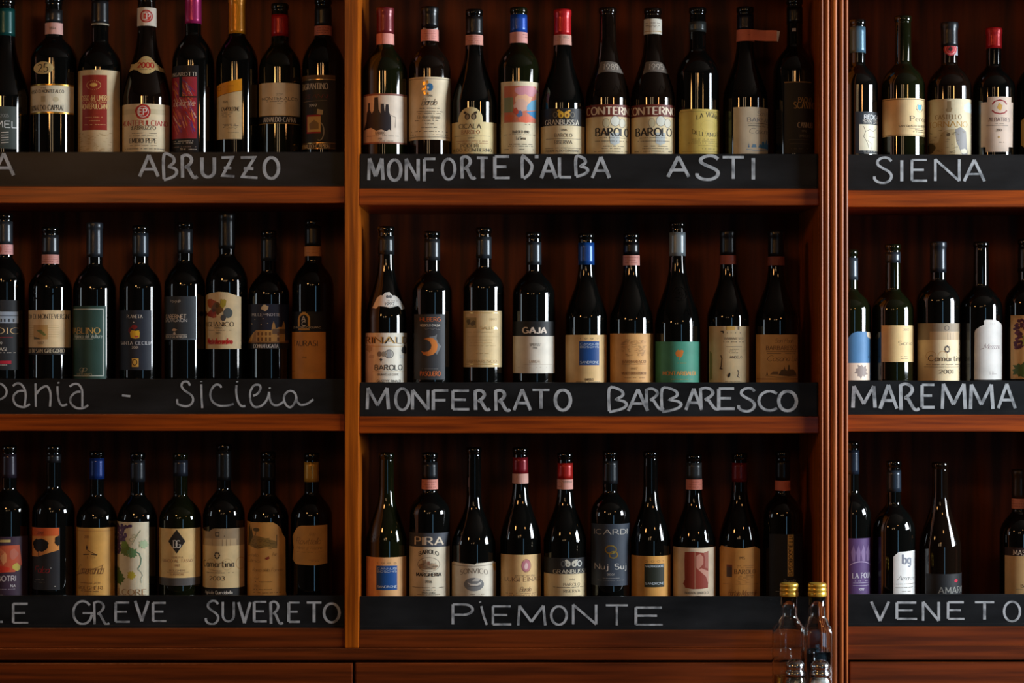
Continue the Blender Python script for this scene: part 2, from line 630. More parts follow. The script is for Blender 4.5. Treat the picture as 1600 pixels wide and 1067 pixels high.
cab1 = thing('wine_cabinet', 'large stained wooden wine shelving with two bays, a plain divider and a fluted post', 'cabinet', (-.37, .1, 0))
cab2 = thing('wine_cabinet', 'stained wooden wine shelving beyond the fluted post, holding the SIENA, MAREMMA and VENETO strips', 'cabinet', (.70, .1, 0))


def part(name, cab, *boxes, mat=WOOD_H, bev=.0012):
    b = MB()
    for bx in boxes:
        b.box(*bx, mat, bev)
    off = tuple(cab.location)
    return b.build(name, cab, off=off)


TOPZ = Z(-64)
ZB = Z(1012)
for cab, xa, xb in ((cab1, XL, .4930), (cab2, .4938, XR)):
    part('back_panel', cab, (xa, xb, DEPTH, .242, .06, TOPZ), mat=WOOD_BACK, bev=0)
    part('base_carcass', cab, (xa, xb, .024, DEPTH, .06, Z(1016) - .0), mat=WOOD_RAIL, bev=0)
    part('plinth', cab, (xa, xb, .05, DEPTH, 0, .06), mat=WOOD_RAIL, bev=0)
part('side_panel', cab1, (XL, XL + .02, 0, DEPTH, ZB, TOPZ), mat=WOOD_V)
part('side_panel', cab1, (PIL[0] - .0004, .4930, .003, DEPTH, ZB, TOPZ), mat=WOOD_V, bev=0)
part('divider', cab1, (POST[0], POST[1], -.003, DEPTH, ZB, TOPZ), mat=WOOD_V, bev=.0016)
part('side_panel', cab2, (.4938, .5055, .003, DEPTH, ZB, TOPZ), mat=WOOD_V, bev=0)
part('side_panel', cab2, (XR - .02, XR, 0, DEPTH, ZB, TOPZ), mat=WOOD_V)
for key, cab in (('L', cab1), ('C', cab1), ('R', cab2)):
    xa, xb = BAYS[key]
    for py in (EDGE[key][0], EDGE[key][1]):
        part('shelf', cab, (xa, xb, 0, DEPTH, Z(py + 26.2), Z(py)), mat=WOOD_H)
    part('top_board', cab, (xa, xb, 0, DEPTH, Z(-40), Z(-64)), mat=WOOD_H)
    part('bottom_shelf', cab, (xa, xb, .0215, DEPTH, FLOORZ[key] - .012, FLOORZ[key]), mat=WOOD_H, bev=0)
    part('front_rail', cab, (xa, xb, -.001, .021, Z(1012), Z(LOW[key])), mat=WOOD_RAIL)
part('lower_rail', cab1, (XL, PIL[0] - .0008, -.003, .022, Z(1031), Z(1012.4)), mat=WOOD_RAIL)
part('lower_rail', cab2, (PIL[1] + .0002, XR, -.003, .022, Z(1030.5), Z(1007.5)), mat=WOOD_RAIL)
part('drawer_front', cab1, (XL, X(551.2), -.002, .02, .30, Z(1035.5)), mat=WOOD_RAIL, bev=.002)
part('drawer_front', cab1, (X(555), PIL[0] - .0015, -.002, .02, .30, Z(1035)), mat=WOOD_RAIL, bev=.002)
part('drawer_front', cab2, (X(1327), XR, -.002, .02, .30, Z(1034)), mat=WOOD_RAIL, bev=.002)

# fluted post: five rounded beads with narrow grooves between them
b = MB()
beads = [(1280.2, 1285.0), (1286.2, 1294.8), (1296.2, 1307.2), (1308.6, 1317.2), (1318.4, 1323.6)]
prof = [(X(1280), .0028)]
for (xa, xb) in beads:
    xa, xb = X(xa), X(xb)
    prof.append((xa, -.0065))
    for i in range(0, 9):
        t = i / 8
        prof.append((xa + (xb - xa) * t, -.0085 - .0040 * sin(pi * t) ** .45))
    prof.append((xb, -.0065))
prof.append((X(1323.6), .0028))
b.grid([[(x, y, zz) for x, y in prof] for zz in (.30, TOPZ)], WOOD_POST)
o = b.build('fluted_post', cab1, off=tuple(cab1.location))
fix_normals(o)

# ------------------------------------------------------------------ the blackboard strips
def hand(o_list, y0, w=4.3, script=False):
    """(glyph, x0, x1, top, bottom) in picture pixels, or a raw stroke list"""
    out = []
    for g in o_list:
        if isinstance(g[0], str):
            ch, x0, x1, ya, yb = g
            wd, strokes = H[ch]
            x0, x1 = x0 + w * .45, x1 - w * .45
            ya, yb = ya + w * .45, yb - w * .45
            for st in strokes:
                xs = [p[0] for s in strokes for p in s]
                lo, hi = min(xs), max(xs)
                sc = (x1 - x0) / (hi - lo) if hi - lo > .2 else 0
                pp = [((x0 + (x - lo) * sc) if sc else (x0 + x1) / 2, yb - y * (yb - ya)) for x, y in st]
                out += ribbon(smooth_line(pp) if ch in 'RSBDG' else pp, lambda a, b_, r=rng.uniform(.9, 1.12): r * w * (.86 + .22 * abs(b_)))
        else:
            out += ribbon(smooth_line(list(g)), lambda a, b_: w)
    return out


def board(name_label, key, top, bottom, strokes, w=4.8):
    xa, xb = BAYS[key]
    xa, xb = xa + .0012, xb - .0012
    z0, z1 = Z(bottom), Z(top)
    yb = .0045
    o = thing('blackboard_strip', name_label, 'blackboard', ((xa + xb) / 2, .007, z0), 'blackboard strips along the shelf fronts')
    b = MB()
    b.box(xa, xb, yb, yb + .006, z0, z1, SLATE, .0006)
    b.box(xa, xb, yb - .0012, yb + .001, z0, z0 + .0052, SLATE, .0004)
    b.build('board', o, off=tuple(o.location))
    words, last = [], -1e9           # one piece of lettering for each word
    for st in strokes:
        qs = hand([st], 0, w)
        lo, hi = min(p[0] for q in qs for p in q), max(p[0] for q in qs for p in q)
        if lo > last + 14.5:
            words.append([])
        words[-1] += qs
        last = max(last, hi)
    for qs in words:
        b = MB()
        for i, q in enumerate(qs):
            yy = yb - .0003 - .000004 * (i % 40)
            b.face([(X(p[0], yb), yy, Z(p[1], yb)) for p in q][::-1], CHALK)
        b.build('chalk_lettering', o, off=tuple(o.location))


def S(ox, oy, k, pts):
    return [(ox + x / k, oy + y / k) for x, y in pts]


c_ = 1600 / 280
board('long blackboard strip chalked ABRUZZO', 'L', 237, 291.2, [
    ('A', -12, 23.5, 237.5, 276), ('A', 216, 249.5, 240, 277.8), ('B', 254, 278.5, 240, 282), ('R', 281, 310.5, 240, 279.6), ('U', 313.5, 337, 244, 278.6), ('Z', 344, 368.5, 243.5, 278), ('Z', 374, 404.5, 243.5, 280), ('O', 410.5, 437.5, 244, 281)])
board("blackboard strip chalked MONFORTE D'ALBA and ASTI", 'C', 240, 294.7, [
    ('M', 574, 600.5, 245.5, 283.5), ('O', 604.5, 628.5, 247.5, 284), ('N', 632.5, 655.5, 246, 284.5), ('F', 661, 682.5, 246, 285.5), ('O', 689, 713, 246, 282.5), ('R', 718, 745, 242.5, 281), ('T', 743, 764.5, 244.5, 280.5), ('E', 771, 798.5, 242.5, 280),
    ('D', 814, 833, 243.5, 280.5), ("'", 836, 841, 240, 266), ('A', 843.5, 871, 244, 280.5), ('L', 872, 894.5, 244, 279), ('B', 898, 920.5, 243.5, 277), ('A', 923, 954.5, 243, 280),
    ('A', 1041.5, 1078.5, 242.5, 278.5), ('S', 1087, 1124, 241.5, 282.5), ('T', 1127, 1164.5, 243.5, 281.5), ('I', 1174, 1180, 245, 282.5)])
board('blackboard strip chalked SIENA', 'R', 241, 297.2, [
    ('S', 1364.5, 1394.5, 244.5, 287.5), ('I', 1406, 1412, 248.5, 285), ('E', 1423, 1450.5, 248, 284), ('N', 1459.5, 1500.5, 247, 284.5), ('A', 1504.5, 1540, 248, 285)], 4.0)
board('blackboard strip with thin lower-case chalk writing', 'L', 592, 647.2, [
    S(0, 585, c_, [(-40, 30), (-40, 340)]), S(0, 585, c_, [(-30, 110), (0, 82), (40, 108), (60, 150), (45, 195), (0, 222), (-30, 215)]),
    S(0, 585, c_, [(115, 103), (150, 80), (185, 85), (220, 130), (230, 190), (220, 280)]), S(0, 585, c_, [(215, 145), (165, 150), (125, 185), (122, 235), (150, 275), (205, 292), (240, 282), (268, 265)]),
    S(0, 585, c_, [(317, 80), (320, 290)]), S(0, 585, c_, [(325, 175), (350, 140), (380, 115), (420, 105), (445, 145), (452, 200), (447, 288)]),
    S(0, 585, c_, [(513, 105), (517, 180), (530, 245), (545, 270), (565, 278), (600, 265)]), S(0, 585, c_, [(522, 68), (524, 80)]),
    S(0, 585, c_, [(622, 108), (660, 85), (700, 88), (725, 120), (735, 160), (735, 290)]), S(0, 585, c_, [(718, 155), (690, 155), (660, 170), (630, 210), (635, 260), (680, 298), (730, 303), (765, 290), (787, 272)]),
    S(0, 585, c_, [(1090, 187), (1163, 194)]),
    S(260, 585, c_, [(210, 100), (200, 75), (185, 64), (165, 63), (145, 73), (135, 95), (140, 115), (160, 140), (195, 165), (225, 188), (238, 215), (235, 245), (215, 270), (190, 282), (155, 282), (105, 265), (97, 245), (97, 220)]),
    S(260, 585, c_, [(312, 87), (314, 200), (321, 300)]), S(260, 585, c_, [(311, 59), (312, 68)]),
    S(260, 585, c_, [(490, 118), (480, 98), (455, 90), (430, 98), (405, 130), (393, 165), (394, 200), (410, 238), (435, 262), (480, 280), (545, 278), (600, 262)]),
    S(260, 585, c_, [(627, 95), (623, 140), (627, 190), (640, 240), (655, 268), (675, 283), (705, 282)]), S(260, 585, c_, [(632, 60), (633, 70)]),
    S(260, 585, c_, [(775, 190), (805, 178), (828, 155), (840, 125), (835, 100), (815, 91), (785, 97), (762, 125), (748, 165), (748, 220), (760, 260), (780, 284), (810, 292), (850, 278), (885, 245), (908, 200), (917, 155)]),
    S(260, 585, c_, [(917, 155), (922, 210), (936, 250), (960, 272), (990, 275), (1020, 262), (1052, 238)]), S(260, 585, c_, [(922, 116), (924, 126)]),
    S(260, 585, c_, [(1160, 205), (1150, 170), (1125, 150), (1095, 148), (1065, 170), (1050, 205), (1055, 245), (1075, 278), (1105, 293), (1135, 270), (1155, 225), (1160, 200), (1165, 235), (1185, 262), (1210, 272), (1260, 260), (1312, 222)])], 3.3)
board('blackboard strip chalked MONFERRATO and BARBARESCO', 'C', 597.5, 650.7, [
    ('M', 571.5, 609, 604, 641.5), ('O', 616, 641.5, 605, 642.5), ('N', 642.5, 671, 607, 642), ('F', 675, 702.5, 608, 642.5), ('E', 705.5, 735.5, 608.5, 641.5), ('R', 739, 767.5, 607.5, 642.5), ('R', 771, 799, 607.5, 643.5), ('A', 801, 831, 606, 643),
    ('T', 830, 860.5, 607, 640.5), ('O', 865.5, 893.5, 607, 643), ('B', 950, 981, 605, 644.5), ('A', 979.5, 1014, 606, 644), ('R', 1006, 1039.5, 605, 641.5), ('B', 1032.5, 1066.5, 605.5, 644.5),
    ('A', 1069.5, 1098.5, 605, 642.5), ('R', 1090.5, 1127.5, 604, 641.5), ('E', 1121, 1150, 605, 640.5), ('S', 1152, 1181, 604.5, 644.5), ('C', 1183.5, 1216, 609, 643.5), ('O', 1214.5, 1246.5, 609, 644)], 4.6)
board('blackboard strip chalked MAREMMA', 'R', 594.8, 648.2, [
    ('M', 1330.5, 1369.5, 601, 639), ('A', 1373, 1403.5, 599, 640.5), ('R', 1403, 1438.5, 597.5, 642.5), ('E', 1438.5, 1462.5, 599, 638.5), ('M', 1470, 1510.5, 597.5, 641), ('M', 1514, 1553.5, 598.5, 641), ('A', 1557.5, 1588.5, 597.5, 640)])
board('blackboard strip chalked GREVE and SUVERETO', 'L', 931, 981.7, [
    ('L', -26, 6, 941, 973), ('E', 19, 46, 941.5, 974.5), ('G', 113, 150, 937.5, 976.5), ('R', 144, 172.5, 938, 977), ('E', 179, 204.5, 939.5, 973), ('V', 209.5, 233.5, 937, 972), ('E', 237.5, 261.5, 940, 972),
    ('S', 320, 342.5, 937, 976.5), ('U', 346.5, 367, 938.5, 972.5), ('V', 371, 393, 939, 975), ('E', 395.5, 418.5, 938.5, 972.5), ('R', 420, 443.5, 938, 976), ('E', 449.5, 470.5, 939.5, 973), ('T', 477.5, 504, 939.5, 974), ('O', 504.5, 532, 941, 974)], 3.8)
board('blackboard strip chalked PIEMONTE', 'C', 932.3, 984.8, [
    ('P', 706, 740, 942.5, 977), ([(752, 947), (755, 960), (760.5, 976)]), ([(750, 939.5), (750.5, 941.5)]), ('E', 768.5, 800.5, 945.5, 977), ('M', 808, 853.5, 944.5, 978.5), ('O', 859.5, 887, 945.5, 977.5), ('N', 894, 933, 943, 977), ('T', 945, 982.5, 944, 978.5), ('E', 992, 1037, 947.5, 977.5)], 3.6)
board('blackboard strip chalked VENETO', 'R', 929, 979.2, [
    ('V', 1359.5, 1390.5, 938, 971.5), ('E', 1399.5, 1434.5, 939.5, 968.5), ('N', 1440.5, 1468.5, 938.5, 971.5), ('E', 1479.5, 1508.5, 939, 968.5), ('T', 1521.5, 1555, 939, 969.5), ('O', 1567, 1595.5, 938, 972.5)], 3.9)


# ------------------------------------------------------------------ bottles
def T(text, x0, x1, y0, y1, c, style='s', bend=0.0, weight=1.0, kind='ink'):
    return ('lettering', c, kind, lambda U: text_quads(text, U(x0), U(x1), y0, y1, style, bend, G, weight), (y1 - y0) if len(text) > 1 else 0)


def TV(text, x0, x1, y0, y1, c, weight=1.0):
    """lettering that climbs upright from y1 to y0"""
    def f(U):
        q = text_quads(text, 0.0, y1 - y0, 0.0, abs(x1 - x0), 's', 0, G, weight)
        a = U(x0)
        return [tuple((a + p[1] * (1 if x1 > x0 else -1), y1 - p[0]) for p in t) for t in q]
    return ('lettering', c, 'ink', f)


def M(x0, x1, y0, y1, n, c, dens=0.8, h=0.9):
    """lines of print too small to read"""
    def f(U):
        out = []
        for i in range(n):
            y = y0 + (y1 - y0) * (i / (n - 1) if n > 1 else .5)
            a, b = U(x0), U(x1)
            ins = rng.uniform(0, .16) * (b - a) if n > 1 else 0
            u = a + ins
            while u < b - ins:
                w = rng.uniform(.8, 2.4)
                if rng.random() < dens:
                    out.append(((u, y - h / 2), (u + w, y - h / 2), (u + w, y + h / 2), (u, y + h / 2)))
                u += w + rng.uniform(.35, .8)
        return out
    return ('lettering', c, 'ink', f)


def P(pts, c, kind='ink'):
    return ('picture', c, kind, lambda U: poly_quads([(U(x), y) for x, y in pts]))


def Rc(x0, x1, y0, y1, c, kind='ink'):
    return P([(x0, y0), (x1, y0), (x1, y1), (x0, y1)], c, kind)


def E(cx, cy, rx, ry, c, kind='ink', n=18):
    return P([(cx + rx * cos(2 * pi * (i + .5) / n), cy + ry * sin(2 * pi * (i + .5) / n)) for i in range(n)], c, kind)


def L(pts, w, c, kind='ink'):
    return ('picture', c, kind, lambda U: ribbon([(U(x), y) for x, y in pts], lambda a, b: w))


def O(cx, cy, rx, ry, w, c, kind='ink', a0=0, a1=360):
    return L([(cx + rx * cos(radians(a0 + (a1 - a0) * i / 22)), cy + ry * sin(radians(a0 + (a1 - a0) * i / 22))) for i in range(23)], w, c, kind)


def blob(cx, cy, rx, ry, c, n=14, rough=.22, seed=1, kind='ink'):
    r = random.Random(seed)
    return P([(cx + rx * (1 + r.uniform(-rough, rough)) * cos(2 * pi * i / n), cy + ry * (1 + r.uniform(-rough, rough)) * sin(2 * pi * i / n)) for i in range(n)], c, kind)


def leaf(cx, cy, r, c, seed=1, rot=0.0):
    pts = []
    for i in range(20):
        a = 2 * pi * i / 20 + rot
        k = (1.0, .72, .86, .6)[i % 4]
        pts.append((cx + r * k * cos(a), cy + r * k * sin(a)))
    return P(pts, c)


def grapes(x0, x1, y0, y1, c1, c2, n, seed=3, taper=True):
    r = random.Random(seed)
    out = []
    for i in range(n):
        t = r.random()
        w = (1 - .75 * t) if taper else 1
        out.append(E(x0 + (x1 - x0) * r.random() * w, y0 + (y1 - y0) * t, 2.4, 2.4, c1 if i % 3 else c2, n=9))
    return out


def scene_lines(x0, x1, y0, y1, c, n, seed=1):
    """loose strokes of an etched picture"""
    r = random.Random(seed)
    return [L([(x, y), (x + r.uniform(2, 6), y + r.uniform(-1.5, 1.5))], .6, c) for x, y in
            [(r.uniform(x0, x1 - 5), r.uniform(y0, y1)) for _ in range(n)]]


def cut(x0, x1, y0, y1, tl=0, tr=0, br=0, bl=0):
    """label outline with rounded or torn-off corners"""
    p = []
    p += [(x0, y0 + tl), (x0 + tl * .3, y0 + tl * .3), (x0 + tl, y0)] if tl else [(x0, y0)]
    p += [(x1 - tr, y0), (x1 - tr * .3, y0 + tr * .3), (x1, y0 + tr)] if tr else [(x1, y0)]
    p += [(x1, y1 - br), (x1 - br * .3, y1 - br * .3), (x1 - br, y1)] if br else [(x1, y1)]
    p += [(x0 + bl, y1), (x0 + bl * .3, y1 - bl * .3), (x0, y1 - bl)] if bl else [(x0, y1)]
    return p


def main_line(items):
    best, bh = -1, 4.4
    for i, it in enumerate(items):
        if len(it) > 4 and it[4] > bh:
            best, bh = i, it[4]
    return best


FLOOR = {'TL': Z(291, .06) - 0.0, 'TC': Z(294.5, 0), 'TR': Z(297, 0),
         'ML': Z(647, 0), 'MC': Z(650.5, 0), 'MR': Z(648, 0),
         'BL': Z(1001, 0), 'BC': Z(1001, 0), 'BR': Z(998, 0)}
FLOOR['TL'] = Z(291, 0)
GROUP = {'TL': 'wine bottles on the top left shelf', 'TC': 'wine bottles on the top middle shelf', 'TR': 'wine bottles on the top right shelf',
         'ML': 'wine bottles on the left shelf of the middle row', 'MC': 'wine bottles on the central shelf', 'MR': 'wine bottles on the right shelf of the middle row',
         'BL': 'wine bottles on the bottom left shelf', 'BC': 'wine bottles on the bottom middle shelf', 'BR': 'wine bottles on the bottom right shelf'}
SHOULDER = {
    'bx': [(0, 0), (.07, .05), (.15, .16), (.26, .35), (.38, .54), (.50, .70), (.62, .82), (.74, .91), (.87, .975), (1, 1)],
    'bg': [(0, 0), (.12, .035), (.25, .10), (.40, .26), (.55, .48), (.68, .68), (.80, .83), (.90, .93), (1, 1)]}
placed = []
PUSHED = []


def bottle(row, kind, xc, top, R, label, parts, rn=12.6, ys=None, yb=None, glass='k', cy=0.066, emboss=False):
    shape = 'bx' if kind == 'bx' else 'bg'
    ys = top + (64 if kind == 'bx' else 50) if ys is None else ys
    yb = ys + (36 if kind == 'bx' else 96) if yb is None else yb
    R -= 0.4
    for it in range(4):          # stand far enough from the bottles already on this shelf
        k = kd(cy)
        cx, Rw = (xc - 800) * k, R * k
        for (r2, x2, y2, R2) in placed:
            if r2 == row and sqrt((cx - x2) ** 2 + (cy - y2) ** 2) < Rw + R2 + .0009:
                cy = y2 + sqrt(max(0, (Rw + R2 + .0012) ** 2 - (cx - x2) ** 2))
    k = kd(cy)
    cx, Rw = (xc - 800) * k, R * k
    placed.append((row, cx, cy, Rw))
    if cy > .0661:
        PUSHED.append((row, xc, round(cy, 3)))
    kz = kd(cy - Rw * .75)
    zf = FLOOR[row]
    yfl = 533.5 - (zf - EYE) / kz

    sh = SHOULDER[shape]

    def rpx(y):
        if y <= ys:
            return rn + .5 * max(0, (y - top)) / max(1, ys - top)
        if y >= yb:
            return R
        t = (y - ys) / (yb - ys)
        for (t0, f0), (t1, f1) in zip(sh, sh[1:]):
            if t <= t1:
                f = f0 + (f1 - f0) * (t - t0) / (t1 - t0)
                return rn + .5 + (R - rn - .5) * f
        return R

    def zz(y):
        return EYE + (533.5 - y) * kz

    root = thing('wine_bottle', label, 'bottle', (cx, cy, zf), GROUP[row])
    off = (cx, cy, zf)
    # glass
    rl = rn + 1.1
    prof = [(.2, top + 40), (rn - 4.5, top + 38), (rn - 4.2, top + 3), (rn - 3.4, top + .6), (rn - 1.6, top), (rl - .8, top + .5), (rl, top + 1.6), (rl + .15, top + 5), (rl, top + 8.2), (rl - .8, top + 9.2), (rn - .2, top + 10.2), (rn, top + 12)]
    ystep = [top + 12 + (ys - top - 12) * t for t in (.05, .5, .95, 1)]
    prof += [(rpx(y), y) for y in ystep]
    nsh = 16 if shape == 'bx' else 20
    prof += [(rpx(ys + (yb - ys) * i / nsh), ys + (yb - ys) * i / nsh) for i in range(1, nsh + 1)]
    prof += [(R, yb + 1.2), (R, yb + 3), (R, yb + (yfl - yb) * .5), (R, yfl - 7), (R, yfl - 4), (R - .8, yfl - 1.6), (R - 3, yfl - .2), (R - 8, yfl), (R - 14, yfl - 5), (.2, yfl - 18)]
    # smooth the shoulder corners
    for _ in range(1):
        q = list(prof)
        for i in range(16, len(prof) - 12):
            q[i] = ((prof[i - 1][0] + 2 * prof[i][0] + prof[i + 1][0]) / 4, prof[i][1])
        prof = q

    def rsm(y):
        for (r0, y0), (r1, y1) in zip(prof[11:-4], prof[12:-3]):
            if y0 <= y <= y1:
                return r0 + (r1 - r0) * (y - y0) / max(1e-6, y1 - y0)
        return rpx(y)
    mb = MB()
    mb.lathe([(r * k, zz(y)) for r, y in prof], GLASS[glass], cx, cy, 56)
    o = mb.build('bottle_glass', root, smooth=True, off=off)

    def on(u, y, Ru, eps):
        a = u / Ru
        r = rsm(y) * k + eps
        return (cx + r * sin(a), cy - r * cos(a), zz(y))

    def ufun(Ru):
        a95 = asin(.95)

        def U(x):
            t = (x - xc) / Ru
            s = 1 if t >= 0 else -1
            t = abs(t)
            return s * Ru * (asin(t) if t <= .95 else a95 + (t - .95) * 2.2)
        return U

    def prints(b, items, U, Ru, e0, lim=None):
        for i, (knd, ic, ik, fn) in enumerate(it[:4] for it in items):
            if i != main_line(items):
                put(b, fn(U), ink(ic, ik), Ru, e0 + .00045 * min(1.0 / max(15, len(items)), 1.0) * i, lim=lim)

    def put(b, quads, m, Ru, eps, ysub=4.0, lim=None):
        for q in quads:
            if lim:          # print never runs over the edge of its paper
                q = [(min(max(p[0], lim[0]), lim[1]), min(max(p[1], lim[2]), lim[3])) for p in q]
                if max(p[0] for p in q) - min(p[0] for p in q) < 1e-4 or max(p[1] for p in q) - min(p[1] for p in q) < 1e-4:
                    continue
            ymin, ymax = min(p[1] for p in q), max(p[1] for p in q)
            slope = ymin < yb
            n = 1 if not slope else max(1, int((ymax - ymin) / ysub + .5))
            if len(q) == 4 and n > 1:
                # q = (left top, right top, right bottom, left bottom)
                for i in range(n):
                    t0, t1 = i / n, (i + 1) / n
                    lp = lambda a, c, t: (a[0] + (c[0] - a[0]) * t, a[1] + (c[1] - a[1]) * t)
                    qq = (lp(q[0], q[3], t0), lp(q[1], q[2], t0), lp(q[1], q[2], t1), lp(q[0], q[3], t1))
                    b.face([on(p[0], p[1], Ru, eps) for p in qq][::-1], m)
            else:
                b.face([on(p[0], p[1], Ru, eps) for p in q][::-1], m)

    for pt in parts:
        kd_ = pt[0]
        if kd_ == 'cap':
            y0, y1, c = pt[1:4]
            fk = pt[4] if len(pt) > 4 else 'foil'
            pf = []
            n = max(3, int((y1 - y0) / 6))
            full = y0 <= top + 3
            for i in range(n + 1):
                y = y0 + (y1 - y0) * i / n
                pf.append((rsm(y) + .55, y))
            if full:      # foil goes right over the lip
                pf = [(.2, top - .9), (rn - 1, top - .9), (rl - .2, top - .3), (rl + .35, top + 1.5), (rl + .35, top + 8), (rl - .3, top + 9.5)] + [(r, y) for r, y in pf if y > top + 10]
            else:
                pf = [(pf[0][0] - .9, y0)] + pf
            pf = pf + [(pf[-1][0] - .9, y1)]
            b = MB()
            b.lathe([(r * k, zz(y)) for r, y in pf], ink(c, fk), cx, cy, 40)
            b.build('foil_capsule', root, smooth=True, off=off)
        elif kd_ in ('band', 'label', 'neck'):
            if kd_ == 'band':
                y0, y1, c = pt[1:4]
                items = pt[4] if len(pt) > 4 else []
                ym = (y0 + y1) / 2
                Ru = rsm(ym) + .8
                b = MB()
                pf = [((rsm(y) + .95) * k, zz(y)) for y in (y0, ym, y1)]
                b.lathe(pf, ink(c, 'paper'), cx, cy, 40)
                U = ufun(Ru)
                e0 = 1.1 * k
                lim = None
                prints(b, items, U, Ru, e0)
                lab = b.build('seal_band', root, smooth=True, off=off)
            else:
                outline, c, items = pt[1:4]
                pk = pt[4] if len(pt) > 4 else 'paper'
                if len(outline) == 4 and not isinstance(outline[0], (tuple, list)):
                    x0, x1, y0, y1 = outline
                    outline = [(x0, y0), (x1, y0), (x1, y1), (x0, y1)]
                ym = sum(p[1] for p in outline) / len(outline)
                Ru = rsm(ym)
                U = ufun(Ru)
                b = MB()
                put(b, poly_quads([(U(x), y) for x, y in outline]), ink(c, pk), Ru, .00018)
                e0 = .00024
                us = [U(p[0]) for p in outline]
                lim = (min(us), max(us), min(p[1] for p in outline), max(p[1] for p in outline))
                prints(b, items, U, Ru, e0, lim)
                lab = b.build('front_label' if kd_ == 'label' else 'neck_label', root, off=off, weld=True)
            # pictures and small print belong to the paper itself, the main line is a part of it
            b = MB()
            for i, (knd, ic, ik, fn) in enumerate(it[:4] for it in items):
                if i == main_line(items):
                    put(b, fn(U), ink(ic, ik), Ru, e0 + .00045 * min(1.0 / max(15, len(items)), 1.0) * i, lim=lim)
            if b.f:
                b.build('lettering', lab, off=off)
        elif kd_ == 'tail':
            # loose end of the paper band standing away from the neck
            c1, c2 = pt[1], pt[2]
            b = MB()
            pts = [(1163, -13.2), (1175, -12.2), (1186, -9.5), (1196, -9), (1205, -12), (1212, -14)]
            for i in range(len(pts) - 1):
                (xa, da), (xb, db) = pts[i], pts[i + 1]
                ya, yb2 = 43.5 + i * .4, 43.9 + i * .4
                q = [((xa - 800) * k, cy + da * k, zz(ya)), ((xb - 800) * k, cy + db * k, zz(yb2)), ((xb - 800) * k, cy + db * k, zz(yb2 + 17)), ((xa - 800) * k, cy + da * k, zz(ya + 17))]
                b.face(q[::-1], ink(c1, 'paper'))
            xa, da = pts[-1]
            q = [((xa - 800) * k, cy + da * k, zz(46)), ((1217 - 800) * k, cy + (da + 1) * k, zz(47)), ((1214 - 800) * k, cy + (da + 1) * k, zz(63.5)), ((xa - 800) * k, cy + da * k, zz(62.5))]
            b.face(q[::-1], ink(c2, 'paper'))
            b.build('loose_band_end', root, off=off)
        elif kd_ in ('medal', 'crest'):
            # pattern raised out of the glass itself
            mx, my, mr = pt[1:4]
            Ru = rsm(my)
            U = ufun(Ru)
            b = MB()
            put(b, ribbon([(U(mx) + mr * cos(2 * pi * i / 30), my + mr * sin(2 * pi * i / 30)) for i in range(31)], lambda p, q: 1.6), GLASS[glass], Ru, .0009, 2.0)
            r_ = random.Random(5)
            for i in range(34):
                a, d = r_.uniform(0, 6.28), mr * .8 * sqrt(r_.random())
                x_, y_ = U(mx) + d * cos(a), my + d * sin(a)
                put(b, ribbon([(x_, y_), (x_ + r_.uniform(-4, 4), y_ + r_.uniform(-4, 4))], lambda p, q: 1.5), GLASS[glass], Ru, .0006 + .0005 * r_.random(), 2.0)
            b.build('glass_medallion' if kd_ == 'medal' else 'embossed_crest', root, off=off)
    if emboss:
        b = MB()
        y = emboss
        Ru = rsm(y)
        w = Ru * 1.15
        for s in (-1.0, 1.0):
            put(b, text_quads('ALBEISA', s * w - w * .78, s * w + w * .78, y - 5, y + 5, 's'), GLASS[glass], Ru, .0007, 2.0)
        b.build('embossed_lettering', root, off=off)
    return root


CREAM, TAN, WHITE, PINK = (230, 214, 182), (214, 180, 126), (232, 228, 220), (226, 152, 140)
INKD, INKG, GOLD, PALE = (44, 38, 34), (110, 98, 84), (190, 150, 70), (215, 208, 196)
BLK, SLT, GREYCAP, DKCAP = (24, 24, 26), (48, 56, 64), (66, 72, 78), (38, 40, 44)
RED = (178, 40, 34)

# ================================================================== TOP LEFT
bottle('TL', 'bg', 8, -6, 38, 'slope-shouldered bottle with teal foil and a dark grey-green label, above the blackboard letter A', [
    ('cap', 10, 53, (20, 96, 92)),
    ('label', (-26, 33, 167, 233), (58, 66, 62), [T('LUMEL', -20, 33, 190, 200, (200, 205, 205)), T('2005', 10, 22, 179, 184, (120, 124, 122)),
     L([(11, 208), (22, 207)], .8, PALE), L([(11, 212), (22, 211)], .8, PALE), L([(11, 216), (22, 215)], .8, PALE), L([(11, 220), (22, 219)], .8, PALE), L([(11, 224), (22, 223)], .8, PALE), E(-1, 217, 3, 4, PALE)])],
    rn=14.5, ys=52, yb=150)
bottle('TL', 'bx', 84.5, -8, 36.2, 'bottle with an oval gold 25 sticker above a low gold-edged cream label', [
    ('cap', 12, 33, (52, 54, 56)), ('band', 33, 51, (220, 168, 158), [T('1994', 80, 90, 40, 44, INKG)]),
    ('neck', [(75 + 16.5 * cos(2 * pi * i / 24), 107 + 9.8 * sin(2 * pi * i / 24)) for i in range(24)], (214, 196, 140), [T('25', 67, 83, 101, 113, INKD, 'r')]),
    ('label', (47, 118, 132, 178), (222, 212, 184), [Rc(47, 118, 132, 134.5, GOLD, 'gold'), Rc(47, 118, 175.5, 178, GOLD, 'gold'),
     T('ROSSO DI MONTEFALCO', 54, 106, 141, 146, INKD), T('1998', 70, 80, 137, 139.5, INKG), Rc(72, 79, 151, 160, (190, 176, 140)), E(95, 156, 4, 4, (196, 184, 150)), T('ARNALDO-CAPRAI', 54, 105, 165, 173, INKD, 'r')])],
    ys=54, yb=90)
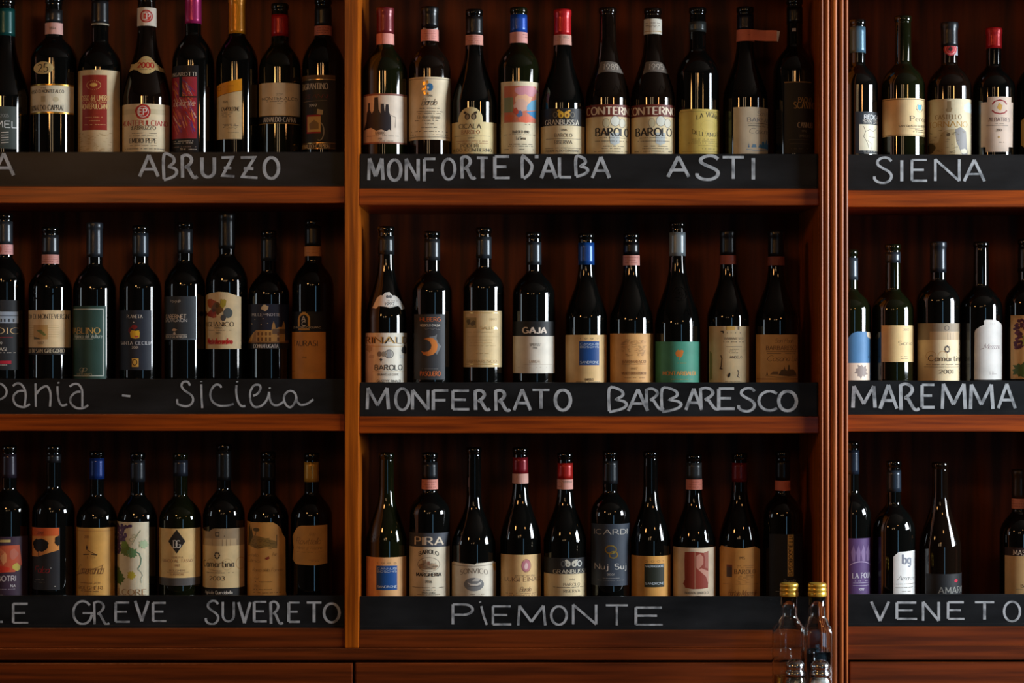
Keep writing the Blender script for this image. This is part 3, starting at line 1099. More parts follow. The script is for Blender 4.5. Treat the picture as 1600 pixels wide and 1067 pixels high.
bottle('TL', 'bx', 156.5, -10, 34, 'bottle whose tall beige label carries a brick red rectangle', [
    ('cap', -3, 35, (46, 48, 52)), ('band', 34, 36.5, (170, 160, 140)),
    ('label', (123, 189, 110, 238), (212, 190, 150), [Rc(134, 173, 118, 204, (150, 44, 34)), O(153, 134, 11, 7, .8, (214, 180, 120)), E(153, 133.5, 6, 3, (222, 178, 96)),
     T('ROSSO dell UMBRIA', 131, 177, 150, 158, (226, 190, 130), weight=.9), M(136, 172, 160, 160, 1, (214, 180, 120)), T('MONTEPULCIANO', 133, 176, 163, 171, (232, 200, 140)),
     M(139, 167, 184, 184, 1, (214, 170, 120)), M(143, 162, 189.5, 189.5, 1, (214, 170, 120)), M(136, 171, 195.5, 195.5, 1, (214, 170, 120))] + scene_lines(126, 182, 208, 236, (170, 140, 96), 60, 5))],
    ys=62, yb=104)
bottle('TL', 'bg', 229.5, -12, 38, 'bottle with a red seal on its wide cream label and a 2000 collar sticker', [
    ('band', 9, 38, (226, 214, 196), [O(231, 23, 9, 9, 2.2, RED), E(231, 23, 7.4, 7.4, (196, 60, 50)), T('EP', 226, 236.5, 18, 28, WHITE, 's')]),
    ('neck', [(206, 98), (213, 99)] + [(232.5 + 14.5 * cos(radians(a)), 101 + 14.5 * sin(radians(a))) for a in range(200, 341, 14)] + [(253, 104), (260, 103), (259, 112), (250, 110)] +
     [(232.5 + 14.5 * cos(radians(a)), 101 + 14.5 * sin(radians(a))) for a in range(30, 151, 14)] + [(214, 108), (207, 111)], (206, 180, 124), [T('2000', 220, 244, 97, 105.5, RED, 'b'), M(224, 241, 108, 108, 1, INKD), M(221, 243, 93, 93, 1, (190, 120, 90))]),
    ('label', [(186, 168), (190, 163), (267, 163), (267, 238), (183, 238), (189, 222), (189, 176)], (226, 208, 170), [Rc(192, 266, 171, 179, (200, 184, 146)),
     blob(230, 175.5, 12, 12, RED, 22, .06, 4), O(230, 175.5, 8.5, 8.5, .9, WHITE), T('EP', 224, 236, 170.5, 180.5, WHITE), T('MONTEPULCIANO', 196, 264, 189, 197, RED, 'r'),
     T("d'ABRUZZO", 211, 249, 197.5, 203.5, INKD, 'r'), M(203, 256, 209, 213, 2, INKG), T('EMIDIO PEPE', 209, 250, 217, 224, INKD, 'r'), M(209, 250, 228, 228, 1, INKG), M(198, 262, 233, 233, 1, INKD)])],
    rn=13.6, ys=40, yb=150, glass='b')
bottle('TL', 'bx', 302, -14, 33, 'bottle with shiny magenta foil and a pink and red brush-stroke picture on a black label', [
    ('cap', -12, 34, (176, 40, 110)),
    ('label', (268, 314.5, 103, 238), (26, 24, 26), [Rc(269.5, 312.5, 121, 217, (160, 44, 58))] +
     [L([(x, y), (x + rng.uniform(4, 9), y + rng.uniform(6, 18))], rng.uniform(.8, 2.2), c) for x, y, c in
      [(rng.uniform(270, 304), rng.uniform(123, 198), rng.choice([(206, 90, 70), (214, 130, 60), (140, 60, 120), (224, 150, 150), (190, 40, 50), (110, 60, 130), (222, 176, 160)])) for _ in range(95)]] +
     [Rc(285, 290, 121, 152, (26, 24, 26)), Rc(290, 312, 151, 153.5, (60, 34, 34)), T('LUNGAROTTI', 270, 311, 114, 119.5, PALE, 'r'), T('Giubilante', 271, 309, 156, 166, (232, 206, 196), 'i'),
      M(272, 309, 221, 224, 2, PALE), M(271, 311, 230, 230, 1, (150, 130, 120)), T('750 ml', 286, 295, 232, 235, PALE), M(300, 312, 234, 234, 1, PALE)])],
    rn=11.9, ys=50, yb=94)
bottle('TL', 'bx', 370.5, -8, 32.8, 'bottle with mustard yellow foil and a slanted yellow-topped cream label', [
    ('cap', -6, 50, (214, 140, 24)),
    ('label', [(341, 134), (382, 123.5), (382, 218), (341, 218)], (226, 204, 158), [P([(341, 134), (382, 123.5), (382, 142), (341, 152)], (226, 150, 22)), L([(341, 152), (382, 142)], .8, (150, 90, 30)),
     O(346, 139, 3, 3, .6, (120, 70, 20)), M(353, 375, 136, 134, 1, (160, 100, 30)), T('1998', 352, 360, 158, 162, INKG), T('CAMPOLEONE', 350, 378, 168, 174, INKD), M(350, 368, 177, 183, 3, INKG), M(352, 376, 195, 202, 4, INKG), M(360, 376, 208, 208, 1, INKG)])],
    rn=12.3, ys=52, yb=96)
bottle('TL', 'bx', 437.5, 2, 32.8, 'green bottle with red foil and a cream label underlined by a black strip', [
    ('cap', 20, 54, (168, 26, 26)), ('neck', (425, 450, 47, 50), (206, 120, 90), []),
    ('label', (403, 471, 130, 194), (228, 206, 168), [Rc(403, 471, 181.5, 194, (28, 26, 26)), L([(403, 181), (471, 181)], .7, GOLD), L([(403, 193.6), (471, 193.6)], .8, GOLD),
     T('MONTEFALCO', 412, 466, 152.5, 157, INKD, 's'), T('2001', 435, 446, 147, 150, INKG), M(420, 450, 159.5, 159.5, 1, INKG), M(437, 448, 163, 163, 1, INKG), T('ARNALDO-CAPRAI', 415, 464, 184, 191, PALE, 'r')])],
    ys=64, yb=104, glass='g')
bottle('TL', 'bx', 505, -6, 33, 'bottle with a brown paper seal and a dark brown label showing a small red-framed picture', [
    ('cap', 8, 38, (44, 46, 46)), ('band', 38, 53, (190, 110, 90), [M(495, 515, 42, 49, 3, (120, 60, 50))]),
    ('label', (472, 526, 118, 233), (48, 42, 34), [Rc(472, 526, 118, 124, (104, 76, 44)), L([(472, 125), (526, 125)], 1.1, (200, 160, 100), 'gold'), T('SAGRANTINO', 474, 515, 131, 140, (196, 186, 170), 'r'),
     T('25 ANNI', 479, 514, 148, 154, (120, 24, 22), 'i'), L([(476, 159), (514, 158)], .7, (130, 110, 90)), T('1997', 486, 498, 163.5, 167.5, PALE), P([(499, 171), (508, 173), (507, 180), (498, 179)], (170, 150, 110)),
     O(502, 206, 7, 14, 1.6, (150, 140, 120), a0=-80, a1=110), Rc(482, 504, 180, 209, (160, 20, 18)), Rc(483, 504, 182.5, 206.5, (206, 160, 84)), P([(486, 194), (494, 188), (501, 193), (501, 203), (487, 203)], (140, 104, 54)),
     L([(472, 224), (526, 224)], 1.0, (200, 160, 100), 'gold'), Rc(472, 526, 225, 232, (70, 54, 36)), T('ARNALDO-CAPRAI', 474, 518, 226, 232, (214, 186, 140), 'r'), L([(472, 232.8), (526, 232.8)], .8, (180, 140, 90), 'gold')])],
    ys=54, yb=98)

# ================================================================== TOP MIDDLE
bottle('TC', 'bx', 602, 9, 35, 'green bottle with maroon foil and a label picturing dark bottles', [
    ('cap', 10, 50, (110, 34, 40)), ('band', 50, 67, PINK, [L([(598, 50), (598, 67)], .6, (190, 110, 100))]),
    ('label', (567, 637, 147, 225), (222, 206, 186), [Rc(567, 637, 147, 150, (130, 80, 66)), Rc(567, 637, 222.5, 225, (150, 96, 76)),
     P([(570, 203), (574, 190), (575, 176), (577, 172), (577, 161), (580, 161), (580, 172), (583, 178), (586, 173), (587, 153), (593, 153), (594, 172), (597, 178), (597, 163), (602, 163), (603, 174), (604, 176), (605, 164), (609, 164), (610, 176), (613, 184), (613, 205), (610, 203), (606, 206), (598, 203), (590, 205), (582, 200)], (46, 42, 46)),
     L([(613, 181), (620, 184), (619, 200)], .7, INKG), T('BAROLO', 589, 604, 206.5, 210.5, INKG, 'r'), M(575, 624, 213, 213, 1, INKG), T('1996', 593, 599, 216, 219, INKG), M(590, 616, 221, 221, 1, INKG)])],
    ys=70, yb=110, glass='g')
bottle('TC', 'bx', 671.5, 8, 33, 'bottle with a tall cream script label bearing a gold and blue crest, torn silver foil', [
    ('cap', 10, 40, (30, 30, 32)), ('neck', [(660, 43.5), (662, 41), (667, 43), (674, 44), (680, 42.5), (684, 40), (684.5, 44), (660, 44)], (200, 200, 196), []), ('band', 43.5, 62, PINK, [M(661, 682, 47, 58, 4, (190, 110, 104))]),
    ('label', (638, 704.5, 121, 219), (230, 212, 178), [L([(639, 124), (703, 124)], .7, INKG), L([(639, 214), (703, 214)], .7, INKG), L([(639, 215.5), (703, 215.5)], .5, INKG), E(664, 131, 2.4, 3, (196, 150, 60), 'gold', 8), E(669, 129, 1.6, 2.6, (196, 150, 60), 'gold', 8), E(662, 140, 2.6, 2, (196, 150, 60), 'gold', 8), E(665, 146, 2, 3, (196, 150, 60), 'gold', 8), E(667, 138, 2.2, 4, (196, 150, 60), 'gold', 8), E(670, 147, 1.4, 2, (196, 150, 60), 'gold', 8), E(673, 137, 5, 6, (50, 112, 160)), E(670, 138, 1.6, 2, WHITE),
     T('1991', 668, 677, 149, 152.5, INKG), T('Barolo', 660, 683, 155, 165, INKD, 'i'), M(648, 696, 170, 175, 2, INKD), M(655, 690, 178, 178, 1, INKD), T('Elio Altare Vignaiolo', 653, 688, 181, 186, INKD, 'i'), M(650, 686, 189, 189, 1, INKD), M(666, 678, 194.5, 194.5, 1, INKD), M(660, 683, 200, 200, 1, INKD), M(643, 700, 206, 206, 1, INKD, .6), M(678, 700, 211, 211, 1, INKD), M(643, 652, 211, 211, 1, INKD)])],
    ys=68, yb=106, glass='b')
bottle('TC', 'bg', 741, 11, 35.6, 'slope-shouldered bottle with a round-topped cream label showing two cicadas', [
    ('cap', 22, 52, (40, 42, 44)), ('band', 52, 68, (214, 150, 134), [M(729, 752, 55, 65, 4, (170, 96, 90))]),
    ('label', [(705, 191), (717, 191)] + [(736 - 19 * cos(radians(a)), 188 - 20 * sin(radians(a))) for a in range(0, 181, 12)] + [(755, 191), (777, 191), (777, 241), (705, 241)], (224, 204, 150),
     [E(731, 183, 4.2, 5.4, (70, 56, 44)), E(741, 183, 4.2, 5.4, (70, 56, 44)), E(731, 183.5, 2.4, 3.6, (150, 130, 100)), E(741, 183.5, 2.4, 3.6, (150, 130, 100)), blob(727.5, 177, 2.4, 2, (60, 48, 40), 10, .3, 2), blob(744, 177, 2.4, 2, (60, 48, 40), 10, .3, 3),
      T('CICALA', 718, 752, 194.5, 201.5, INKD, 'r'), T('BAROLO', 722, 750, 204, 210, (160, 110, 80), 'r'), L([(711, 213), (766, 213)], .5, INKG), T('1997', 732, 742, 215, 218, INKG), M(712, 765, 221, 224.5, 2, (160, 110, 80)), T('PODERI', 721, 748, 226, 231, INKD, 'r'), T('ALDO CONTERNO', 709, 768, 232.5, 237.5, INKD, 'r')])],
    ys=66, yb=158)
bottle('TC', 'bx', 810.5, 8, 33, 'green bottle with bright blue foil and an abstract pastel picture label', [
    ('cap', 20, 48, (26, 74, 168)), ('band', 48, 65, (220, 156, 146), [L([(806, 48), (806, 65)], .6, (180, 110, 104)), M(816, 823, 52, 56, 2, (120, 70, 70))]),
    ('label', (783, 842, 128, 241), (232, 218, 184), [Rc(788, 837.5, 135, 192, (206, 120, 92)), blob(822, 143, 17, 9, (206, 140, 150), 14, .15, 2), Rc(788, 802, 153, 176, (140, 150, 116)), blob(818, 156, 13, 8, (226, 176, 140), 14, .2, 3), blob(815, 166, 12, 10, (214, 170, 150), 14, .2, 9),
     P([(823, 166), (830, 158), (837.5, 155), (837.5, 172), (823, 174)], (90, 160, 196)), P([(822, 176), (837.5, 173), (837.5, 187), (829, 181)], (24, 130, 190)), blob(811, 179, 6, 5, (90, 110, 146), 10, .3, 7), blob(806, 174, 4, 5, (196, 80, 60), 9, .3, 5), blob(822, 187, 12, 5, (222, 110, 80), 12, .3, 6), blob(796, 185, 8, 6, (220, 110, 74), 10, .2, 8),
     T('BAROLO 1990', 801, 826, 204.5, 209, INKD, 'r'), M(788, 836, 211, 211, 1, INKG), T('La Serra', 807, 821, 214, 219, INKD), M(792, 834, 226, 229, 2, INKD), M(787, 794, 234, 234, 1, INKD), M(811, 818, 234, 234, 1, INKD), M(832, 838, 234, 234, 1, INKD), M(818, 828, 195, 195, 1, INKG)])],
    ys=66, yb=106, glass='g')
bottle('TC', 'bg', 879, 12, 35, 'bottle with scarlet foil and a black over cream label with two golden cicadas', [
    ('cap', 13.5, 52, (186, 22, 28)), ('band', 52, 68, (214, 160, 144), [M(872, 889, 55, 57, 2, INKG), M(868, 888, 61, 61, 1, (180, 120, 110))]),
    ('label', (843, 914, 170, 241), (222, 204, 164), [Rc(843, 914, 170, 197, (30, 30, 32)), E(875.5, 180, 4.6, 5.6, (222, 170, 50)), E(885, 180, 4.6, 5.6, (206, 156, 60)), blob(872, 174, 2.2, 1.8, (222, 170, 50), 9, .3, 2), blob(888.5, 174, 2.2, 1.8, (206, 156, 60), 9, .3, 3), E(876, 181.5, 1.4, 2.4, (120, 80, 30)), E(885, 181, 1.4, 2.4, (120, 80, 30)),
     O(867, 180, 3, 4, 1.2, (110, 104, 90)), O(893.5, 180, 3, 4, 1.2, (110, 104, 90)), T('GRANBUSSIA', 852, 903, 188, 195.5, (222, 214, 196), 'r'), T('1996', 876, 885, 202, 205.5, INKG), T('BAROLO', 866, 893, 209.5, 214.5, INKG, 'r'), L([(853, 217.5), (906, 217.5)], .6, INKG), T('RISERVA', 866, 893, 220, 225.5, INKG, 'r'), M(852, 906, 232, 232, 1, INKG), T('PODERI ALDO CONTERNO', 853, 904, 234.5, 238, INKG)])],
    ys=64, yb=160)


def conterno(xc, x0, x1, year, tx):
    d = xc - 950
    return [('neck', [(xc - 14, 95.5), (xc, 94.5), (xc + 16, 96.5), (xc + 22.5, 114), (xc + 17, 113), (xc, 111.5), (xc - 11, 113), (xc - 15, 116.5)], (112, 104, 96), [T(year, xc - 8, xc + 16, 99, 108, (180, 170, 156), 'r')]),
            ('label', (x0, x1, 164, 241), (230, 210, 166), [Rc(x0, x1, 164, 183, (104, 40, 30)), T('CONTERNO', tx[0], tx[1], 168, 179.5, (230, 212, 186), 'b'),
             E(xc - 4, 193, 5, 7, (206, 196, 160)), O(xc - 4, 193, 5, 7, .6, INKG), E(xc + 10, 190, 7, 8, (214, 214, 200)), O(xc + 10, 190, 7, 8, .6, INKG), E(xc + 21, 193, 5, 7, (206, 200, 180)), O(xc + 21, 193, 5, 7, .6, INKG), P([(xc + 2, 208), (xc + 17, 208), (xc + 17, 224), (xc + 9, 228), (xc + 2, 224)], (180, 186, 184)),
             T('BAROLO', tx[2], tx[3], 201, 213, (36, 34, 36), 'b', weight=.85), M(tx[2] - 3, tx[3] + 1, 216, 221, 2, INKD), M(tx[2] + 11, tx[3] - 8, 229, 229, 1, INKD), M(tx[2] + 9, tx[3] - 6, 232.5, 232.5, 1, INKD), M(tx[2] - 2, tx[3], 237, 237, 1, INKD)])]


bottle('TC', 'bg', 949.5, 8, 35.2, 'sloping bottle with a wine red banded cream label and no paper around its neck', conterno(949.5, 914, 985, '1989', (917, 986, 930, 980)), rn=12.8, ys=56, yb=152, glass='b', emboss=138)
bottle('TC', 'bg', 1020, 9, 35.1, 'sloping bottle with a wine red banded cream label and white paper around its neck', [('band', 27, 51, (226, 220, 204), [M(1008, 1030, 34, 34, 1, INKG), M(1008, 1030, 38, 40, 2, INKG), L([(1007, 47), (1033, 47)], 1.2, (190, 160, 110))])] +
       conterno(1020, 985, 1055, '1995', (983, 1053, 993, 1047)), rn=12.8, ys=56, yb=152, glass='b', emboss=138)
bottle('TC', 'bx', 1090, 8, 34, 'tall dark bottle with a plain yellow round-cornered label', [
    ('cap', 31, 47, (84, 92, 92)),
    ('label', cut(1060, 1124, 171, 241, 4, 0, 0, 3), (222, 196, 104), [T('LA VIGNA', 1086, 1119, 181, 188, INKD, 'r', bend=5), T("DELL'ANGELO", 1079, 1123, 203, 209, INKD, 'r', bend=-5), O(1104, 198, 12, 9, .5, (200, 176, 96)), M(1072, 1121, 218, 224, 3, (150, 130, 70)), M(1088, 1121, 228, 228, 1, (150, 130, 70)), M(1094, 1113, 233, 233, 1, (120, 104, 60)), L([(1064, 237), (1123, 237)], .6, (150, 130, 70)), L([(1062, 175), (1123, 175)], .6, (150, 130, 70))])],
    ys=76, yb=114)
bottle('TC', 'bg', 1164.5, 7, 35.5, 'navy foiled sloping bottle whose orange paper seal has come loose and sticks out', [
    ('cap', 19, 45, (28, 34, 58)), ('band', 43.5, 62, (216, 120, 92), [M(1166, 1176, 48, 52, 2, (150, 80, 60))]), ('tail', (216, 120, 92), (230, 220, 210)),
    ('label', (1143, 1200.5, 168, 241), (228, 214, 184), [T('Sori Paolin', 1178, 1206, 174, 181, (70, 74, 90), 'i'), T('BARBARESCO', 1164, 1212, 184.5, 191, (70, 84, 104), 'r'), L([(1164, 193.3), (1200, 193.3)], .6, INKD), M(1164, 1200, 193.5, 193.5, 1, INKD), L([(1165, 197.5), (1186, 197.5)], .6, INKD), L([(1193, 197.5), (1200, 197.5)], .6, INKD), T('1996', 1187, 1192, 196, 199, INKG),
     T('Cascina Luisin', 1166, 1212, 201, 209, (60, 64, 80), 'i')] + [P([(1165, 231), (1166, 224), (1167, 231)], (90, 140, 180)), P([(1170, 231), (1172, 226), (1177, 226), (1178, 231)], (110, 150, 180)), P([(1181, 231), (1183, 225), (1188, 228), (1189, 231)], (80, 140, 190)), P([(1186, 232), (1187, 222), (1190, 221), (1192, 226), (1195, 217), (1196, 226), (1200, 221), (1200, 233)], (70, 140, 196)), L([(1162, 234), (1180, 236), (1200, 234)], .7, (110, 150, 190))])],
    ys=60, yb=152, emboss=138)
bottle('TC', 'bx', 1241.5, -6, 33.4, 'near-black bottle with a black label, last before the fluted post on the top shelf', [
    ('cap', 8, 34, (20, 20, 22)), ('neck', (1236, 1242, 42, 47), (170, 160, 160), []),
    ('label', (1222, 1272, 128, 240), (34, 30, 24), [L([(1222, 129), (1264, 129)], 1.5, (150, 110, 60)), T('PAOLO', 1243, 1264, 153, 160, (150, 116, 60), 'r'), T('SCAVINO', 1236, 1270, 160, 170, (160, 124, 62), 'r'), T('CANNUBI', 1242, 1266, 192, 200, (170, 150, 120), 'r'), T('1996', 1248, 1256, 204, 207, (120, 110, 90)), T('BAROLO', 1244, 1262, 211, 215, (110, 100, 80), 'r'), L([(1228, 219), (1260, 219)], .5, (100, 90, 70)), L([(1230, 225), (1260, 225)], .5, (100, 90, 70)), M(1232, 1258, 233, 233, 1, (90, 80, 60))])],
    rn=11.6, ys=68, yb=110)

# ================================================================== TOP RIGHT
bottle('TR', 'bx', 1340, 27, 32, 'bottle with steel blue foil and a black label holding a small pale map', [
    ('cap', 39, 80, (70, 104, 124)),
    ('label', (1331, 1371.5, 175, 241), (42, 46, 52), [T('REDIGAFFI', 1345, 1374, 180, 186.5, (222, 222, 222)), T('ROSSO TOSCANA', 1343, 1373, 187.5, 191.5, PALE), M(1344, 1370, 193, 193, 1, PALE), Rc(1337, 1371, 195, 235.5, (222, 212, 184))] +
     [L([(1344, 198), (1347, 206), (1344, 214), (1350, 224), (1352, 232)], .8, INKG), L([(1347, 206), (1354, 203), (1360, 206), (1366, 200)], .7, INKG), L([(1350, 220), (1358, 226), (1356, 234)], .6, INKG), L([(1353, 214), (1363, 215)], .8, INKG), M(1338, 1371, 237, 240, 2, PALE)])],
    rn=11.6, ys=98, yb=132)
bottle('TR', 'bx', 1411, 21, 34.4, 'unfoiled dark bottle with a wide low tan label bearing a small blue shield', [
    ('label', (1376.5, 1445, 154, 213), (228, 200, 150), [L([(1377, 156), (1444, 156)], 1, (120, 96, 66)), L([(1377, 211.5), (1444, 211.5)], 1, (120, 96, 66)), P([(1428, 164), (1435, 164), (1435, 170), (1431.5, 174), (1428, 170)], (70, 150, 170)), O(1431.5, 169, 5.5, 6.5, .6, (120, 110, 100)), L([(1425, 171), (1428, 172)], .8, INKD), L([(1435, 172), (1438, 171)], .8, INKD),
     T('Percarlo', 1416, 1450, 182, 190, (70, 60, 56), 'r'), T('SAN GIUSTO A RENTENNANO', 1398, 1450, 196, 199, INKD), L([(1414, 201), (1444, 201)], .5, INKG), M(1417, 1444, 203.5, 206.5, 2, INKD)])],
    rn=12.2, ys=96, yb=132, glass='g')
bottle('TR', 'bx', 1483.5, 32, 34.4, 'bottle with a red rooster-style round seal below its dark foil and a grey castle label', [
    ('cap', 33.5, 70, (48, 52, 58)), ('neck', [(1483 + 10 * cos(2 * pi * i / 20), 74.5 + 10.5 * sin(2 * pi * i / 20)) for i in range(20)], (196, 60, 66), [O(1483, 74.5, 7.6, 8, .7, (240, 190, 180)), blob(1483, 74.5, 3, 3.6, (60, 30, 30), 12, .3, 3)]),
    ('neck', (1489, 1496.5, 68, 84), (170, 174, 180), []),
    ('label', (1445, 1514, 155, 242), (212, 198, 164), [Rc(1473, 1479, 159, 176, (150, 130, 96)), blob(1476, 172, 5, 4, (150, 130, 96), 10, .3, 4), blob(1508, 168, 9, 8, (190, 200, 196), 12, .2, 5), T('CASTELLO', 1457, 1495, 180, 187, (120, 90, 40), 'r'), T('DI', 1473, 1479, 187.5, 190, (150, 110, 50)), T('TORNANO', 1450, 1505, 190.5, 199, (176, 132, 52), 'r'),
     P([(1454, 242), (1455, 226), (1461, 222), (1464, 210), (1471, 204), (1484, 202), (1485, 242)], (184, 164, 124)), P([(1485, 203), (1494, 199), (1503, 206), (1506, 242), (1496, 242), (1487, 222)], (130, 126, 124)), blob(1475, 211, 3, 3, (100, 84, 60), 8, .2, 4), blob(1452, 231, 5, 8, (90, 78, 50), 10, .3, 6), blob(1499, 237, 6, 4, (214, 206, 180), 10, .2, 7)] + scene_lines(1450, 1508, 204, 241, (110, 96, 70), 34, 9))],
    rn=12.2, ys=98, yb=134, glass='b')
bottle('TR', 'bx', 1553, 41, 33, 'bottle with short red foil and a pinkish label with notched corners', [
    ('cap', 42.5, 73, (178, 26, 32)),
    ('label', [(1528, 160), (1536, 160), (1536, 152), (1574, 152), (1574, 160), (1577.5, 160), (1576.5, 230), (1569, 230), (1569, 238), (1534, 238), (1534, 230), (1528, 230)], (224, 200, 180),
     [L([(1543, 164), (1547, 159), (1555, 157), (1562, 159), (1566, 164)], 2.0, (150, 40, 44)), L([(1543, 173), (1547, 177), (1555, 178.5), (1562, 177), (1566, 173)], 2.0, (150, 40, 44)), blob(1555, 168, 3.6, 5.4, (206, 160, 80), 12, .35, 3), T('ALBATRES', 1538, 1571, 184.5, 190.5, (110, 84, 84), 'r'), M(1547, 1560, 194, 194, 1, INKG), L([(1535, 197), (1568, 197)], .6, INKG), T('2001', 1549, 1558, 202, 206, INKG), E(1553, 215, 1.2, 1.6, (206, 160, 80)), M(1553, 1561, 223, 223, 1, INKG)])],
    rn=11.4, ys=100, yb=136)
bottle('TR', 'bx', 1621, 30, 33, 'bottle with a gold eight-sided label above the SIENA blackboard strip', [
    ('cap', 36, 78, (30, 30, 34)),
    ('label', [(1592, 188), (1600, 180), (1646, 180), (1652, 188), (1652, 226), (1646, 234), (1600, 234), (1592, 226)], (206, 168, 92), [L([(1595, 190), (1601, 183)], .8, (120, 90, 40))])],
    ys=98, yb=134, glass='g')

# ================================================================== MIDDLE ROW LEFT
bottle('ML', 'bx', 7.5, 332, 31.6, 'bottle with a red striped black label topped by a pale palace', [
    ('cap', 345, 381, (70, 78, 86)), ('band', 381, 397, (222, 160, 156), [E(2, 389, 4, 5, (206, 110, 100)), M(9, 19, 385, 393, 3, (170, 110, 110))]),
    ('label', (-24, 34, 469, 578), (36, 38, 42), [Rc(-24, 33, 487, 505, (150, 162, 176)), P([(-2, 487), (3, 484), (9, 487)], (150, 162, 176)), Rc(-24, 33, 493, 494, (60, 66, 74))] + [Rc(x, x + 2, 498, 503, (50, 54, 60)) for x in (-20, -14, -8, -2, 3, 9, 14, 20, 26)] +
     [T('RADICI', -24, 36, 512, 521.5, (222, 190, 140), 'r'), L([(-20, 527), (26, 527)], .8, (150, 40, 50)), T('2000', 0, 11, 534, 537.5, PALE), T('TAURASI', -12, 17.5, 543, 548, PALE, 'r'), M(-18, 28, 551, 551, 1, PALE), Rc(-20, 24, 563.5, 568.5, (170, 30, 50)), M(-18, 18, 570, 570, 1, PALE)])],
    rn=11.6, ys=402, yb=440)
bottle('ML', 'bx', 79, 353, 34, 'bottle with a round raised glass medallion over its cream label', [
    ('cap', 366, 397, (58, 62, 68)), ('band', 397, 411.5, (212, 150, 140), [M(68, 92, 401, 408, 3, (160, 90, 84))]),
    ('label', (43, 113, 484.5, 543), (228, 200, 154), [T('FEUDO DI MONTEVERGINE', 44, 111, 491, 498, INKD, 'r')] + [L([(48, 508 + 3.6 * i), (98, 508 + 3.6 * i)], .4, (180, 150, 104)) for i in range(6)] + [Rc(59, 82.5, 508, 530, (200, 160, 100)), P([(64, 516), (72, 515), (80, 523), (77, 525)], (120, 128, 70)), P([(60, 526), (68, 528), (72, 530), (60, 530)], (90, 84, 50)), T('1997', 66, 76, 534, 538, INKG)]),
    ('label', (43, 113, 543, 554), (30, 26, 22), [T('FEUDI DI SAN GREGORIO', 46, 105, 545, 551, (206, 190, 160), 'r')]),
    ('medal', 73, 449, 20)], rn=12.2, ys=414, yb=450)
bottle('ML', 'bx', 148, 347, 33.6, 'bottle with a tall dark green label framed by a white line', [
    ('cap', 348.5, 401, (60, 68, 78)),
    ('label', (113, 170.5, 478, 593), (44, 74, 66), [L([(118, 483), (167, 483), (167, 587), (118, 587)], 1.3, (190, 198, 190)), T('RABLINO', 116, 162, 512, 521, (214, 172, 96), 'r'), T('Aglianico del Vulture', 121, 165, 522, 528, (170, 180, 170)), L([(117, 529.5), (152, 529.5)], .6, (170, 180, 170)), T('gp', 130, 142, 571, 580, (180, 180, 150), 'i'), T('PATERNO', 126, 150, 583, 588, (150, 144, 110), 'r')])],
    rn=11.6, ys=413, yb=452)
bottle('ML', 'bx', 219.5, 351, 33, 'bottle with a navy label showing a yellow and red emblem over a small gold crest', [
    ('cap', 363, 400, (58, 70, 82), 'foil'), ('neck', (208, 231, 391, 397), (58, 70, 82), [T('PLANETA', 208.5, 230, 391, 396.5, (200, 205, 210), 'r')]),
    ('label', (189, 241, 484.5, 578), (40, 46, 58), [T('PLANETA', 204, 228, 492, 497, PALE, 'r'), E(215, 503.5, .8, .8, PALE), blob(216, 511, 5, 3.4, (130, 30, 36), 12, .25, 3), blob(209, 516, 2.4, 5, (110, 24, 30), 9, .3, 5), P([(209, 519), (212, 516), (218, 517), (223, 516), (224.5, 520), (223.5, 528), (217, 529), (210, 527.5)], (226, 176, 50)), P([(216, 524), (220, 525), (222, 524), (222, 527), (217, 527)], (190, 60, 70)),
     T('SANTA CECILIA', 193, 242, 533.5, 538.5, (226, 226, 228), 'r'), T('2001', 212, 222, 541, 544.5, PALE), Rc(212, 222.5, 560, 573, (226, 176, 80)), O(216.5, 566, 3.4, 4.4, 1.4, (60, 40, 30))])],
    rn=11.8, ys=412, yb=450)
bottle('ML', 'bx', 289, 346, 32.2, 'bottle with silver crest on its dark foil and a short charcoal label lettered in silver', [
    ('cap', 357, 395, (52, 56, 62)), ('neck', [(287, 371), (296, 371), (294, 376), (293, 384), (289, 384), (288, 376)], (200, 190, 160), [E(291, 379, 1, 2, (60, 50, 40))]),
    ('label', (257, 310, 463, 531), (52, 58, 64), [T('1998', 270, 287, 468, 471.5, PALE, bend=-2), T('CABERNET', 262.5, 296, 491.5, 497.5, (224, 206, 184)), T('SAUVIGNON', 261.5, 297, 498, 503, (200, 200, 200)), blob(277.5, 515.5, 4, 2, (206, 180, 150), 10, .3, 2), E(277.5, 521, 2, 2, PALE), L([(262, 523), (297, 523)], .7, PALE), T('DUCA DI SALAPARUTA', 262, 297, 524.5, 528, PALE), Rc(257, 310, 529, 531, (72, 80, 88))])],
    rn=11.4, ys=408, yb=446)
